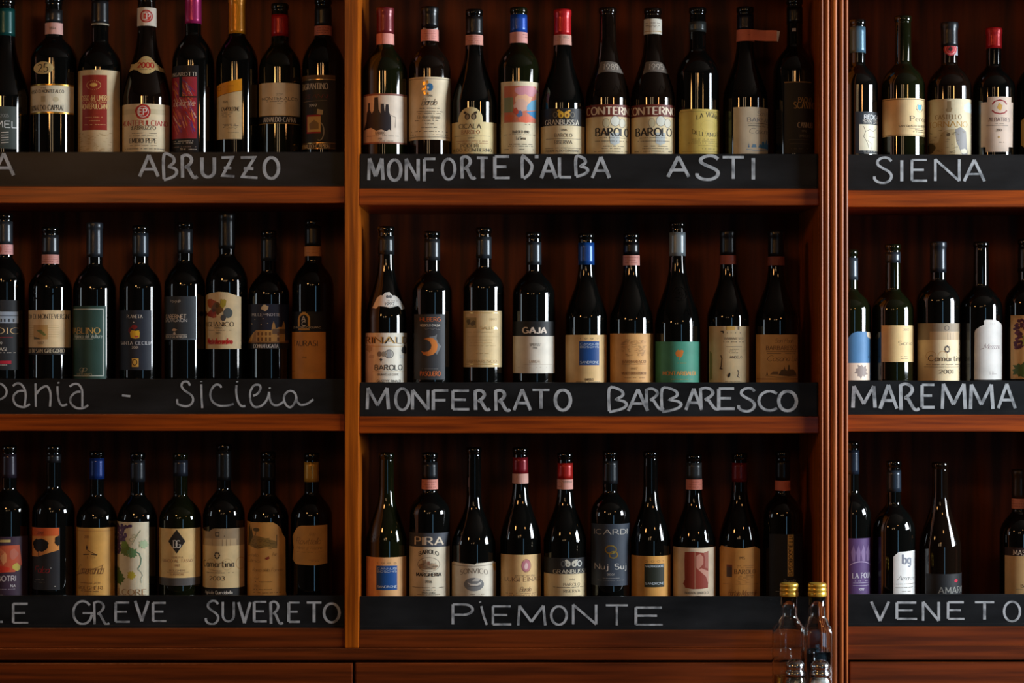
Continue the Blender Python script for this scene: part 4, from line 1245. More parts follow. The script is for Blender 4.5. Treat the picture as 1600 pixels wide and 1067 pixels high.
bottle('ML', 'bx', 354.5, 333, 33, 'bottle with an arch-topped cream label picturing autumn grapes', [
    ('cap', 334.5, 388, (40, 44, 48)),
    ('label', [(321, 463), (330, 458.5), (346, 456), (360, 457), (368, 460), (379.5, 464), (379.5, 545), (321, 545)], (232, 208, 162), [blob(335, 474, 8, 8, (176, 84, 34), 12, .3, 2), blob(345, 482, 10, 9, (120, 84, 44), 12, .25, 3), blob(353, 474, 5.4, 7, (170, 150, 54), 12, .3, 4), blob(335, 490, 7, 6, (160, 60, 30), 10, .3, 5), E(338, 485, 3, 3, (96, 60, 40)), E(344, 478, 3, 3, (90, 70, 40)), E(360.5, 489, 7, 8, (84, 92, 92)), E(353.5, 496.5, 4.2, 5, (70, 72, 74)), E(324, 490, 2.6, 4, (90, 50, 36)), E(340, 494, 2.6, 2.6, (190, 90, 50)),
     T('AGLIANICO', 325, 369, 503, 510, INKD, 'r'), T('IRPINIA', 340, 352, 511, 513.5, INKG), M(328, 365, 516, 516, 1, INKG), T('2001', 341, 349, 519, 522, INKG), T('Mastroberardino', 328, 367, 528.5, 537, (190, 36, 36), 'b'), L([(328, 537.6), (361, 537.6)], .6, (190, 80, 70))])],
    rn=11.8, ys=398, yb=440)
bottle('ML', 'bx', 420, 359, 32.2, 'bottle with a night sky and lit palace picture label', [
    ('cap', 370, 407, (54, 62, 70)),
    ('label', (387, 453, 475, 545), (38, 44, 66), [Rc(387, 453, 532, 536, (130, 92, 56)), P([(390, 534), (400, 519), (404, 516), (428, 516), (429, 507), (431, 502), (433, 507), (434, 514), (438, 511), (443, 511), (444, 506), (445.5, 502), (447, 508), (447, 534)], (196, 150, 84)), P([(396, 534), (401, 519), (404, 517), (404, 534)], (160, 116, 62)), Rc(429, 447, 514, 522, (120, 94, 70))] + [Rc(x, x + 3, 519, 524, (120, 78, 36)) for x in (406, 412, 418, 424, 436)] + [Rc(x, x + 3, 527, 533, (110, 70, 34)) for x in (406, 412, 418, 424, 436)] +
     [blob(418, 481, 5.5, 4.6, (206, 180, 140), 12, .25, 3), T('MILLE', 397, 414, 489.5, 494, (206, 206, 214), 'r'), T('e una', 415, 421, 489, 492, PALE, 'i'), T('NOTTE', 422, 440, 489.5, 494, (206, 206, 214), 'r')] + [E(x, y, .7, .7, (220, 200, 160)) for x, y in ((402, 499), (415, 498), (422, 505), (412, 507), (397, 506))] +
     [Rc(387, 453, 536, 545, (26, 26, 30)), T('DONNAFUGATA', 400, 437.5, 538, 543.5, (226, 226, 226), 'r')])],
    rn=11.4, ys=424, yb=460)
bottle('ML', 'bx', 489, 342, 33, 'bottle with an orange-tan label below a golden arch emblem on black', [
    ('cap', 352, 384, (36, 38, 42)), ('band', 384, 399.5, (206, 140, 84), [M(478, 498, 389, 394, 2, (170, 100, 60))]),
    ('label', (456, 511, 487, 518), (22, 21, 22), [O(478, 499, 8, 9, 3.2, (214, 160, 70), a0=180, a1=360), Rc(468.4, 471.6, 499, 510, (214, 160, 70)), Rc(484.4, 487.6, 499, 510, (214, 160, 70)), Rc(469, 487, 513, 516, (190, 140, 60)), Rc(475, 481, 487.6, 489.6, (214, 160, 70)), T('A', 474.5, 480.5, 494, 502, PALE), T('C', 475, 481, 502.5, 509, PALE), T('DI ANTONIO CAGGIANO', 461, 504, 510, 513, (206, 190, 160))]),
    ('label', (456, 511, 518.5, 593), (214, 146, 70), [T('TAURASI', 461, 499, 532.5, 540.5, INKD, 'r'), T('1998', 475, 482, 557, 560, (120, 80, 40)), M(457, 463, 580, 580, 1, (150, 96, 50)), M(493, 508, 580, 580, 1, (190, 150, 90))])],
    rn=12, ys=408, yb=446)

# ================================================================== CENTRE
bottle('MC', 'bg', 603.5, 352, 33, 'slope-shouldered bottle with a white winged 1997 collar label above a pale label', [
    ('cap', 368, 397, (44, 50, 54)), ('neck', (591, 616, 376, 392), (46, 52, 56), [T('Gius', 596, 614, 380, 390, (190, 196, 198), 'i')]),
    ('neck', [(585, 481), (590, 465), (595, 461), (599, 461.5), (603, 457), (611, 456), (616, 461.5), (620, 461.5), (625, 466), (630.5, 481), (626, 484), (622, 477.5), (610, 481), (601, 479), (594, 478), (591, 482)], (226, 224, 216),
     [E(607, 463.5, 2.4, 2.6, (110, 110, 110)), E(612, 463.5, 2.4, 2.6, (110, 110, 110)), M(600, 621, 470, 470, 1, INKG), T('1997', 603, 617, 472.5, 477, (60, 60, 64)), L([(597, 478.4), (609, 480), (620, 477)], .6, INKG)]),
    ('label', (570, 637, 520, 598), (228, 222, 206), [T('RINALDI', 573.8, 638.8, 526.5, 536.5, (40, 36, 36), 'b'), T('RINALDI', 573, 638, 526, 536, (200, 160, 90), 'b', weight=.7), L([(572, 540), (590, 541), (634, 541)], .9, (190, 150, 80)), blob(579, 545, 5, 5, (190, 176, 150), 12, .3, 3), blob(632, 546, 3.4, 6, (60, 58, 58), 12, .4, 5), E(595, 553, 3.6, 4, (130, 120, 110)), E(601.5, 553, 3.6, 4, (150, 140, 124)), O(610, 553, 6.4, 6.4, 1.0, (110, 110, 110)), E(610, 553, 4, 6, (150, 152, 152)), P([(597.5, 559), (600, 562), (597.5, 565), (595, 562)], (80, 76, 74)), blob(583, 557, 5, 4, (200, 194, 180), 10, .4, 8), blob(629, 557, 4, 4, (200, 200, 194), 10, .4, 9),
     T('BAROLO', 588, 629, 570, 578, (44, 42, 42)), L([(584, 580.5), (634, 580.5)], .6, (190, 170, 130)), T('BRUNATE-LE COSTE', 592, 624, 583.5, 586.5, INKG), T('GIUSEPPE RINALDI', 591, 627, 593.5, 597, INKD)])],
    rn=11.8, ys=404, yb=496, glass='k')
bottle('MC', 'bx', 675, 360, 32, 'bottle with an orange crescent moon on a charcoal label', [
    ('cap', 372.5, 406, (58, 64, 70)),
    ('label', (648, 696, 491, 593), (60, 62, 66), [T('HILBERG', 657.5, 689.5, 496, 502, (206, 110, 60), weight=1.1), T("NEBBIOLO D'ALBA", 658, 688.5, 506.5, 510, PALE), M(664, 687, 513, 515, 2, (120, 120, 120)), P([(672, 526), (680, 525), (684, 522), (683, 529), (686, 536), (690, 541), (684, 554), (680, 550)], (120, 122, 124)),
     P([(663.5, 529.5), (670, 527.5), (678, 528.5), (683, 533), (685, 540), (683.5, 548), (678, 554), (670, 556), (663, 554), (659.5, 548.5), (664, 550), (670, 549), (674.5, 545), (675.5, 539), (673, 534), (668.5, 531)], (216, 130, 62)), M(661, 686, 576, 576, 1, (120, 120, 120)), T('PASQUERO', 658, 689, 580, 587, (206, 110, 60), weight=1.1)])],
    rn=11.8, ys=424, yb=456)
bottle('MC', 'bx', 756, 354, 32.4, 'bottle with a plain tan gold-lined label between the moon label and the black-white label', [
    ('cap', 369, 403, (62, 72, 80)),
    ('label', (723, 784, 485.5, 573.5), (226, 200, 150), [L([(727, 489), (780, 489)], .9, (214, 180, 100), 'gold'), L([(727, 569), (780, 569)], .9, (214, 180, 100), 'gold'), Rc(728, 745, 496, 512.5, (170, 150, 100)), blob(733, 503, 3, 5, (100, 90, 60), 9, .3, 3), blob(740, 505, 4, 4, (110, 96, 64), 9, .3, 4), T('1997', 765, 776, 497.5, 501.5, (190, 166, 120)), T('GALLINA', 751, 777, 510.5, 514.5, (236, 206, 140), 's', kind='gold'), L([(731, 526), (779, 526)], .5, (190, 160, 110)), M(730, 775, 519, 519, 1, (196, 168, 120)), M(730, 776, 531, 540, 3, (196, 168, 120)), M(745, 762, 552, 552, 1, (180, 150, 100)), T('BARBARESCO', 730, 776, 562, 566.5, (186, 156, 106), 'r')])],
    rn=11.2, ys=418, yb=450)
bottle('MC', 'bx', 834, 361, 33.6, 'bottle with a label of two halves, plain black above and white below', [
    ('cap', 377, 413, (62, 72, 80)),
    ('label', (800.5, 867.5, 502, 525), (28, 28, 30), [T('GAJA', 817, 853, 511.5, 520.5, (222, 206, 190), 'b', weight=1.3)]),
    ('label', (800.5, 867.5, 525, 583), (230, 222, 206), [T('SPERSS', 827.5, 843, 536.5, 540.5, INKD), E(844.5, 537, .5, .5, INKD), T('1996', 832, 839, 542, 545, INKD), T('LANGHE', 827, 844, 562.5, 567, (180, 160, 140), 's'), L([(818, 569.5), (862, 569.5)], .4, (180, 160, 140)), M(809, 860, 574, 574, 1, (196, 180, 160), .5)])],
    rn=11.2, ys=424, yb=460)


def sandrone(xc, x0, x1, y0, yb, sx, sy, sq, lines, yr, c):
    it = [T(yr, sx[0] + 1, sx[1] - 1, sy[0] - 5, sy[0] - 2.2, INKD, 'w'), Rc(sx[0], sx[1], sy[0], sy[1], sq)]
    for (t, ya, yb_) in lines:
        it.append(T(t, sx[0] + 1.5, sx[1] - 1, ya, yb_, (196, 206, 214)))
    return ('label', cut(x0, x1, y0, yb, 2, 0), c, it)


SQ = [sandrone(916, 882, 947, 523, 598, (904, 935), (533, 570.5), (18, 66, 128), [('CANNUBI', 536, 539), ('BOSCHIS', 540.5, 543.5), ('SANDRONE', 564, 567.5)], '1997', (226, 188, 130))]
SQ[0][3].append(T('BAROLO', 913, 926, 591, 594.5, INKD))
SQ[0][3].append(M(898, 938, 596.5, 596.5, 1, INKG))
bottle('MC', 'bg', 916, 363, 33, 'sloping bottle with blue foil and a blue square on its tan label', [('cap', 378, 413, (22, 74, 150))] + SQ, rn=11.8, ys=416, yb=496, emboss=489, glass='k')
bottle('MC', 'bg', 986.5, 363, 34.4, 'sloping bottle with pink seal and an orange-tan etched label, above the BARBARESCO chalk word', [
    ('cap', 377, 398, (30, 32, 36)), ('band', 398, 414, (214, 150, 138), [M(974, 998, 402, 410, 3, (170, 100, 94))]),
    ('label', (952, 1021, 521, 598), (222, 168, 104), scene_lines(968, 1008, 531, 556, (170, 124, 74), 90, 4) + [T('BARBARESCO', 971, 1007, 562.5, 567, (150, 104, 60), 's'), L([(970, 569), (1007, 569)], .5, (150, 104, 60)), T('1997', 984, 994, 574, 577, (140, 96, 56)), T('VIGNETI BRICH RONCHI', 970, 1007, 581, 585, (140, 96, 56)), M(974, 1005, 590, 590, 1, (150, 104, 60)), M(978, 1000, 595, 595, 1, (150, 104, 60))])],
    rn=11.8, ys=414, yb=500, emboss=490)
bottle('MC', 'bg', 1058.5, 345, 35.8, 'tallest sloping bottle with pale grey foil and a sea green label', [
    ('cap', 362, 399, (130, 142, 148)),
    ('label', (1022, 1095, 533.5, 598), (74, 150, 126), [blob(1059, 552, 6, 6, (206, 120, 50), 16, .3, 3), L([(1059, 552), (1059, 562)], .9, (206, 120, 50)), M(1053, 1069, 567, 567, 1, (150, 140, 80)), T('MONTARIBALDI', 1034, 1084, 580, 586, (206, 150, 80), 'b'), M(1046, 1080, 592.5, 592.5, 1, (170, 150, 90))]),
    ('crest', 1060, 458, 11)],
    rn=12, ys=404, yb=506, emboss=487)
bottle('MC', 'bg', 1137.5, 360, 33, 'sloping bottle with a brown seal and a cream label marked by one dark ink stroke', [
    ('cap', 361.5, 398, (34, 36, 40)), ('band', 398, 412.5, (150, 72, 56)),
    ('label', (1107, 1170.5, 509.5, 598), (222, 196, 150), [Rc(1131, 1145, 510, 516, (214, 170, 90)), Rc(1131, 1132, 510, 516, (120, 90, 50)), Rc(1149, 1152, 510, 515, (120, 100, 80)), L([(1123, 518), (1127, 517.5)], 1.6, INKD), E(1127, 519, 1, 2, INKD)] + [E(x, 520, .6, .8, INKG) for x in (1133, 1139, 1146, 1153)] +
     [T('BARBARESCO', 1129, 1158, 527, 530.5, INKG, 'r'), M(1127, 1158, 534, 534, 1, INKD), L([(1131, 541.5), (1156, 541.5)], .5, INKG), M(1133, 1154, 545.5, 551, 3, INKD), T('ANGELO', 1137, 1156, 556, 560, INKG), L([(1123.5, 555), (1125, 560), (1124, 572), (1122.5, 575.5)], 1.5, (60, 30, 26)), P([(1121.5, 574), (1126, 575.5), (1126, 577), (1121.5, 576.5)], (60, 30, 26)), P([(1108, 548), (1111, 552), (1111, 592), (1108, 594)], (150, 146, 90)), blob(1136, 586, 2, 3.4, INKD, 9, .35, 4), L([(1149, 578), (1151, 582), (1149, 588), (1152, 590)], 1, INKD), M(1130, 1156, 595.5, 595.5, 1, INKD)])],
    rn=11.6, ys=416, yb=496, emboss=488)
bottle('MC', 'bg', 1212.5, 360, 34, 'sloping bottle with a brown seal and a tan script label with a hill town', [
    ('cap', 361.5, 400, (34, 36, 42)), ('band', 400, 414, (130, 66, 52)),
    ('label', (1180, 1248, 522.5, 598), (216, 170, 108), [T('Sori Paolin', 1206, 1236, 529, 535.5, INKD, 'i'), T('BARBARESCO', 1194, 1242, 540.5, 546.5, (90, 62, 40), 'r'), L([(1194, 549), (1242, 549)], .7, INKD), L([(1195, 552.3), (1216, 552.3)], .6, INKD), M(1218, 1242, 552.3, 552.3, 1, INKG), T('Cascina Luisin', 1195, 1246, 555.5, 564, (84, 56, 40), 'i'),
     P([(1194, 586), (1195, 578), (1196.5, 586)], (104, 76, 54)), P([(1199, 585), (1204, 580), (1211, 580), (1212, 585)], (130, 100, 70)), P([(1212, 586), (1216, 578), (1220, 577), (1221, 572), (1222.5, 577), (1226, 579), (1227.5, 570), (1229.5, 570), (1230, 577), (1236, 577), (1241, 583), (1242, 587), (1228, 588)], (104, 84, 60)), L([(1193, 587), (1215, 590), (1243, 588)], .7, (120, 90, 60)), L([(1181, 592), (1247, 592)], .9, (150, 84, 40))])],
    rn=11.8, ys=416, yb=500, emboss=490)

# ================================================================== MIDDLE ROW RIGHT
bottle('MR', 'bx', 1329, 389, 32, 'bottle beside the fluted post with a torn blue label and a grey leaf picture', [
    ('cap', 402, 437, (74, 86, 98)),
    ('label', [(1318, 531), (1326, 521), (1334, 518), (1349, 518), (1355, 527), (1360.5, 531), (1360.5, 594), (1300, 594), (1300, 531)], (74, 122, 166), [Rc(1302, 1356, 567, 594, (228, 204, 182)), leaf(1341, 580, 12, (140, 122, 114), 3, .4), E(1353.5, 557.5, .7, 1.6, BLK), P([(1350, 519), (1356, 519), (1360, 527), (1357, 530), (1351, 526)], (222, 200, 170))])],
    rn=10.8, ys=452, yb=484, glass='g')
bottle('MR', 'bx', 1395, 380, 32.6, 'unfoiled bottle with a small square tan label set off centre', [
    ('cap', 393, 410, (60, 70, 80)),
    ('label', (1373, 1427, 508.5, 565.5), (228, 196, 140), [T('2000', 1406, 1415, 513.5, 516.5, INKG), T('Scrio', 1397.5, 1421, 533, 539, INKD, 'r'), M(1401, 1414, 557, 560, 2, INKD)])],
    rn=11.2, ys=452, yb=484, glass='g')
bottle('MR', 'bx', 1466, 377, 34, 'dark foiled bottle with a cream label dated 2001', [
    ('cap', 378.5, 425, (46, 54, 66)),
    ('label', (1431, 1501, 505, 531), (150, 134, 112), [Rc(1447, 1495, 518, 531, (190, 164, 130)), O(1472.5, 512.5, 3.6, 3.4, .9, (60, 54, 50))] + [L([(x, 520), (x, 531)], .6, (130, 110, 90)) for x in (1446, 1474, 1478, 1483, 1490)]),
    ('label', (1431, 1501, 531, 596), (230, 208, 168), [O(1449, 556, 7, 7, .8, (200, 160, 110)), O(1466, 556, 7, 7, .8, (200, 160, 110))] + [E(1473 + 3.6 * cos(2 * pi * i / 8), 545.5 + 4.4 * sin(2 * pi * i / 8), 1.2, 1.6, (70, 62, 60)) for i in range(8)] +
     [T('Camartina', 1445.5, 1497, 555.5, 564, INKD, 'r'), M(1441, 1494, 569.5, 569.5, 1, INKG), L([(1440, 573), (1494, 573)], .5, INKG), T('2001', 1461, 1483.5, 577.5, 583.5, (50, 44, 42), 'r')])],
    rn=11.6, ys=437, yb=470, glass='k')
bottle('MR', 'bx', 1533, 376, 32.8, 'unfoiled dark bottle with a tall white torn-cornered script label', [
    ('label', [(1516.5, 520), (1518, 515), (1525, 509.5), (1530, 508), (1530, 501), (1533, 499.5), (1549, 500), (1555, 502.5), (1561, 507), (1565, 512), (1564, 593), (1516, 593)], (226, 222, 216), [T('Messorio', 1529, 1556, 537, 545, (110, 70, 80), 'i'), L([(1524, 546), (1530, 544)], .6, (110, 70, 80)), M(1536, 1551, 581, 584, 2, (150, 140, 136)), M(1540, 1548, 506, 506, 1, (190, 186, 180))])],
    rn=11.4, ys=446, yb=480)
bottle('MR', 'bx', 1604, 372, 34, 'bottle with purple grapes and green leaves on a tan label, above the MAREMMA strip', [
    ('cap', 384, 424, (32, 34, 40)),
    ('label', (1575, 1640, 492.5, 592), (206, 160, 100), [Rc(1579, 1638, 497, 590, (216, 164, 100))] + grapes(1580, 1612, 499, 544, (84, 34, 54), (110, 50, 70), 60, 4) + [leaf(1600, 532, 13, (150, 150, 60), 2), leaf(1588, 578, 13, (74, 92, 40), 3), leaf(1606, 580, 10, (110, 120, 50), 5, .3)])],
    rn=12.4, ys=438, yb=474)

# ================================================================== BOTTOM LEFT
bottle('BL', 'bx', 14.5, 697, 32, 'bottle with a purple label showing a red and orange painting', [
    ('cap', 710, 748, (62, 54, 70)),
    ('label', (-18, 46, 838, 932), (66, 48, 66), [Rc(-18, 24, 842.5, 846.5, (200, 176, 110)), P([(-18, 853), (36, 851), (39, 882), (30, 893), (-18, 895)], (196, 90, 60)), blob(6, 862, 8, 6, (214, 120, 80), 10, .3, 2), blob(14, 872, 5, 9, (222, 150, 100), 10, .3, 3), blob(10, 889, 14, 5, (206, 60, 40), 10, .2, 4), blob(32, 885, 5, 6, (196, 180, 80), 9, .2, 5), blob(28, 865, 6, 8, (190, 110, 90), 9, .3, 6),
     T('ATTO di NOTRI', -22, 31, 899, 907, (206, 198, 200)), T('N.A', 24, 30.5, 912.5, 916.5, (222, 218, 220)), M(-14, 30, 919.5, 919.5, 1, (150, 140, 150)), T('1999', 2, 12, 928, 931.5, (170, 160, 150))])],
    rn=10.6, ys=766, yb=800)
bottle('BL', 'bx', 84, 697, 33.4, 'bottle with a sunset and black tree picture label', [
    ('cap', 711, 724, (50, 52, 58)),
    ('label', (50, 100, 823.5, 921), (46, 46, 50), [P([(50, 824), (99, 824), (99, 858.5), (84, 863), (66, 869), (50, 870)], (224, 150, 80)), P([(50, 824), (99, 824), (99, 836), (50, 838)], (216, 100, 50)), blob(70, 851, 13.5, 10.5, (28, 26, 24), 26, .14, 3), L([(67, 858), (67, 870)], 1.6, (28, 26, 24)), blob(97, 844, 5, 8, (28, 26, 24), 16, .2, 5), blob(50, 853, 2.5, 4, (28, 26, 24), 10, .2, 6),
     T('2001', 65, 76, 830, 834, (90, 40, 30)), T("Falco", 60, 84, 884, 894, (190, 40, 50), 'i'), E(87, 886.5, .7, .7, WHITE), M(58, 79, 905, 909, 2, (130, 124, 116)), E(93, 915, .8, .8, PALE)])],
    rn=11, ys=764, yb=802)
bottle('BL', 'bx', 151.5, 706, 31.8, 'bottle with dark blue foil and a plain ochre label with a thin pen drawing', [
    ('cap', 717, 750, (20, 50, 120)),
    ('label', (119.5, 181, 824, 932), (218, 164, 84), [L([(121, 829), (179, 829)], .7, (180, 120, 60)), T('2001', 138, 146, 836, 840, (140, 96, 56)), L([(142, 851), (142, 858), (145, 860), (158, 866), (157, 868)], 1, (90, 66, 40)), E(142, 855, 1.4, 3, (80, 60, 40)), L([(136, 866), (146, 865)], 1.4, (100, 74, 46)), L([(149, 865), (157, 866)], 2, (90, 66, 40))] + [L([(x, 868), (x, 872)], .5, (130, 96, 56)) for x in (143, 149, 152, 155)] +
     [T('Camarcanda', 126, 166, 882, 896, (120, 80, 46), 'i'), L([(122, 900), (140, 893), (167, 882)], .7, (120, 80, 46)), M(128, 162, 910, 910, 1, (140, 96, 56)), T('BOLGHERI', 128, 166, 915, 920, (120, 80, 46), 'r'), M(132, 160, 922.5, 922.5, 1, (140, 96, 56)), M(140, 146, 929, 929, 1, (140, 96, 56))])],
    rn=10.6, ys=776, yb=812)
bottle('BL', 'bx', 215, 708, 31.4, 'bottle with grapes, green leaves and a curling tendril on a white label', [
    ('cap', 720, 754, (52, 58, 66)),
    ('label', (181, 236.5, 815, 932), (234, 224, 194), grapes(183, 212, 820, 866, (84, 62, 104), (104, 80, 124), 80, 7) + [leaf(202, 859, 11, (110, 130, 56), 2), leaf(212, 863, 10, (110, 150, 100), 4, .5), leaf(200, 850, 7, (120, 150, 60), 6), leaf(190, 903, 12, (80, 110, 46), 3), leaf(186, 892, 8, (90, 110, 60), 5), leaf(211, 898, 8, (206, 190, 70), 6), leaf(229, 850, 8, (180, 200, 160), 8), E(211, 842.5, 2.6, 2.6, (226, 214, 180)), O(211, 842.5, 2.6, 2.6, .7, (140, 150, 110)), O(215.5, 836.5, 2.4, 2.4, .7, (140, 150, 110)), L([(212, 850), (216, 843), (221, 834), (225, 828)], .8, (140, 150, 110)),
     L([(217, 861), (223, 864), (226, 872), (225, 881), (221, 888)], 1.2, (90, 140, 120)), L([(221, 888), (225, 892), (228, 898), (225, 904), (226, 910)], .7, (150, 170, 160)), T('BELCORE', 181.5, 233, 920, 928.5, (150, 104, 60), 'r')])],
    rn=10.8, ys=774, yb=812)
bottle('BL', 'bx', 282, 709, 33, 'bottle with a black diamond monogram on its cream label', [
    ('cap', 720, 745, (54, 62, 80)),
    ('label', (248, 315.5, 825, 902), (232, 196, 132), [P([(281.5, 826.5), (294.5, 845), (281.5, 864), (268, 845)], (44, 38, 34)), T('D', 276.5, 282, 843.5, 855, PALE, 'r'), T('G', 280.5, 287, 843.5, 855, PALE, 'r'), T('TENUTA', 273, 291, 868, 871.5, (170, 130, 90), 'r'), T('GUADO AL TASSO', 258, 304, 873, 877.5, (150, 100, 70), 'r'), T('1997', 278, 286, 881, 884.5, (150, 100, 70)), T('BOLGHERI', 270, 294, 889, 892, (150, 110, 80)), L([(266, 893.5), (299, 893.5)], .5, (150, 110, 80)), T('SUPERIORE', 271, 293, 895, 898, (150, 110, 80))]),
    ('label', (248, 315.5, 902, 914), (90, 86, 84), [])],
    rn=10.8, ys=776, yb=812, glass='g')
bottle('BL', 'bx', 350, 695, 33, 'bottle with a torn-topped cream label dated 2003', [
    ('cap', 706, 752, (42, 46, 50)),
    ('label', [(317, 826), (322, 829), (331, 830), (336, 826), (340, 825), (384, 825), (384, 852), (317, 852)], (170, 146, 112), [Rc(322, 373, 841, 852, (196, 168, 126)), Rc(341, 347.5, 830.5, 837.5, (60, 54, 50)), Rc(342.3, 346.2, 831.8, 836.2, (170, 146, 112)), E(355, 837, .7, .7, INKD)] + [L([(x, 842), (x, 852)], .6, (130, 106, 80)) for x in (336, 352, 358, 364, 373)]),
    ('label', (317, 384, 852, 918), (232, 204, 150), [O(334, 881, 7.6, 8.6, .9, (206, 166, 104)), O(359, 881, 7.6, 8.6, .9, (206, 176, 126)), O(378, 880, 6, 9, .9, (206, 156, 90))] + [E(344 + 3.6 * cos(2 * pi * i / 8), 867 + 4.4 * sin(2 * pi * i / 8), 1.2, 1.6, (70, 62, 56)) for i in range(8)] +
     [T('Camartina', 321.5, 369, 875, 885, INKD, 'r'), M(337, 353, 891, 891, 1, INKG), M(324, 369, 894, 894, 1, INKG), T('2003', 332, 355.5, 899.5, 906, (44, 38, 36), 'r')]),
    ('label', (317, 384, 918, 932), (34, 32, 30), [T('Agricola Querciabella', 324, 367, 922, 927, PALE)])],
    rn=10.6, ys=766, yb=806)
bottle('BL', 'bx', 419, 707, 32.6, 'bottle with a tall torn-cornered ochre label showing cypress trees', [
    ('cap', 720, 752, (38, 42, 46)),
    ('label', [(384.5, 814), (396, 815.5), (430, 815.5), (437, 820), (442, 827), (443, 833), (447.5, 842), (448, 924), (449, 932), (385, 932)], (222, 164, 88), [P([(390, 852), (391, 824), (393, 819), (395, 830), (396, 822), (399, 838), (401, 846), (396, 852)], (90, 74, 36)), E(404, 827, 5.5, 3, (104, 84, 40)), L([(404, 829), (403, 836)], 1, (104, 84, 40)), P([(392, 852), (400, 836), (412, 838), (428, 843), (436, 846), (436, 856), (420, 854), (406, 857)], (150, 116, 58)), L([(435.5, 835), (435.5, 852)], 1.2, (90, 74, 36))] + scene_lines(396, 434, 840, 856, (100, 80, 40), 40, 6) +
     [T('Castello', 388, 407, 864, 869, (110, 76, 40), 'i'), T('collina', 388, 410, 873, 878, (110, 76, 40), 'i'), P([(418, 871), (424, 868), (425, 872), (420, 874)], (150, 60, 40)), T('Rocca della Fornace', 398, 444, 887, 892, (110, 76, 40), 'i'), T('For', 429, 435, 862, 868, (110, 76, 40), 'i'), T('Nel', 401, 407, 901, 904.5, (120, 84, 46), 'i'), M(400, 428, 908, 908, 1, (120, 84, 46)), T('Per', 401, 407, 912.5, 916, (120, 84, 46), 'i'), M(400, 428, 920, 920, 1, (120, 84, 46)), M(400, 442, 925, 925, 1, (120, 84, 46))])],
    rn=11, ys=774, yb=810)
bottle('BL', 'bx', 487, 709, 32.6, 'bottle with gold foil and a small ragged ochre script label', [
    ('cap', 723, 754, (196, 152, 62)),
    ('label', [(459, 839), (462, 832), (468, 823), (474, 820.5), (513, 820), (513, 880), (495, 882.5), (465, 881), (459, 874), (461, 856)], (218, 164, 90), [T('1999', 485, 495, 832, 836.5, (130, 90, 50), 'i'), T('Rovittello', 465, 503, 839.5, 849.5, (130, 90, 50), 'i'), T('Merlot di Toscana', 466, 505, 853, 857.5, (130, 90, 50), 'i'), M(467, 504, 862, 862, 1, (130, 90, 50)), M(482, 502, 874, 876, 2, (170, 124, 74))])],
    rn=11, ys=772, yb=808)

# ================================================================== BOTTOM MIDDLE
bottle('BC', 'bg', 604, 708, 32, 'unfoiled sloping bottle with a blue square on tan', [
    sandrone(604, 571, 636, 870, 933, (590, 622), (883, 921), (22, 74, 140), [('CANNUBI', 886, 889), ('BOSCHIS', 890.5, 893.5), ('SANDRONE', 914, 917.5)], '1998', (224, 172, 116))],
    rn=11, ys=764, yb=846, emboss=841, glass='g')
bottle('BC', 'bx', 671.5, 708, 32.6, 'bottle with a white label under a grey band, castle oval in the middle', [
    ('cap', 723, 750, (46, 50, 56)), ('band', 750, 765.5, (222, 146, 130), [M(660, 682, 754, 762, 3, (170, 96, 84))]),
    ('label', (640, 703, 832, 854), (72, 76, 84), [T('PIRA', 650, 693, 838.5, 850.5, (226, 210, 186), 'b')]),
    ('label', (640, 703, 854, 933), (230, 218, 192), [T('BAROLO', 656, 686, 862, 868, INKD, 'b', bend=4), O(671, 881, 17, 11, .7, INKG), P([(655, 882), (661, 879), (661, 873), (664, 875), (667, 873), (668, 878), (676, 880), (683, 881), (686, 884), (680, 889), (666, 889), (657, 887)], (170, 144, 116)), Rc(669, 673, 876, 882, (150, 110, 90))] + scene_lines(656, 686, 879, 888, INKG, 20, 3) +
     [T('MARGHERIA', 652, 690, 894, 899.5, INKD, 'b'), T('1996', 666, 676, 905.5, 910, INKD, 'r'), M(646, 695, 917, 917, 1, INKG), M(662, 682, 921, 921, 1, INKG), T('PIRA LUIGI', 661, 681, 923.5, 926.5, INKD), M(654, 687, 928, 928, 1, INKG), M(641, 702, 931, 931, 1, INKG, .3)])],
    rn=11.4, ys=770, yb=804)
bottle('BC', 'bg', 740.5, 700, 35, 'long-necked unfoiled sloping bottle with a white label and a grey basin oval', [
    ('label', [(705, 881), (709, 878), (732, 880), (743, 881), (745, 879), (771, 877.5), (776, 881), (778, 896), (778, 933), (705, 933)], (230, 220, 200), [L([(707, 883), (740, 883.5), (770, 882)], .7, INKG), T('SONVICO', 720, 762, 890, 897.5, INKG, 'r', bend=3), E(741, 912, 15.5, 10.5, (130, 130, 130)), P([(731, 909), (737, 911), (746, 911), (753, 907), (752, 912), (746, 914), (736, 914)], (214, 208, 198)), P([(738, 907), (744, 902), (752, 903), (748, 907)], (206, 200, 190)), L([(732, 915), (750, 915)], .6, (80, 80, 80)), P([(769, 880), (775, 883), (776, 893), (771, 892)], (214, 164, 90)), M(732, 760, 927.5, 930, 2, INKG)])],
    rn=10.8, ys=776, yb=850, emboss=False)
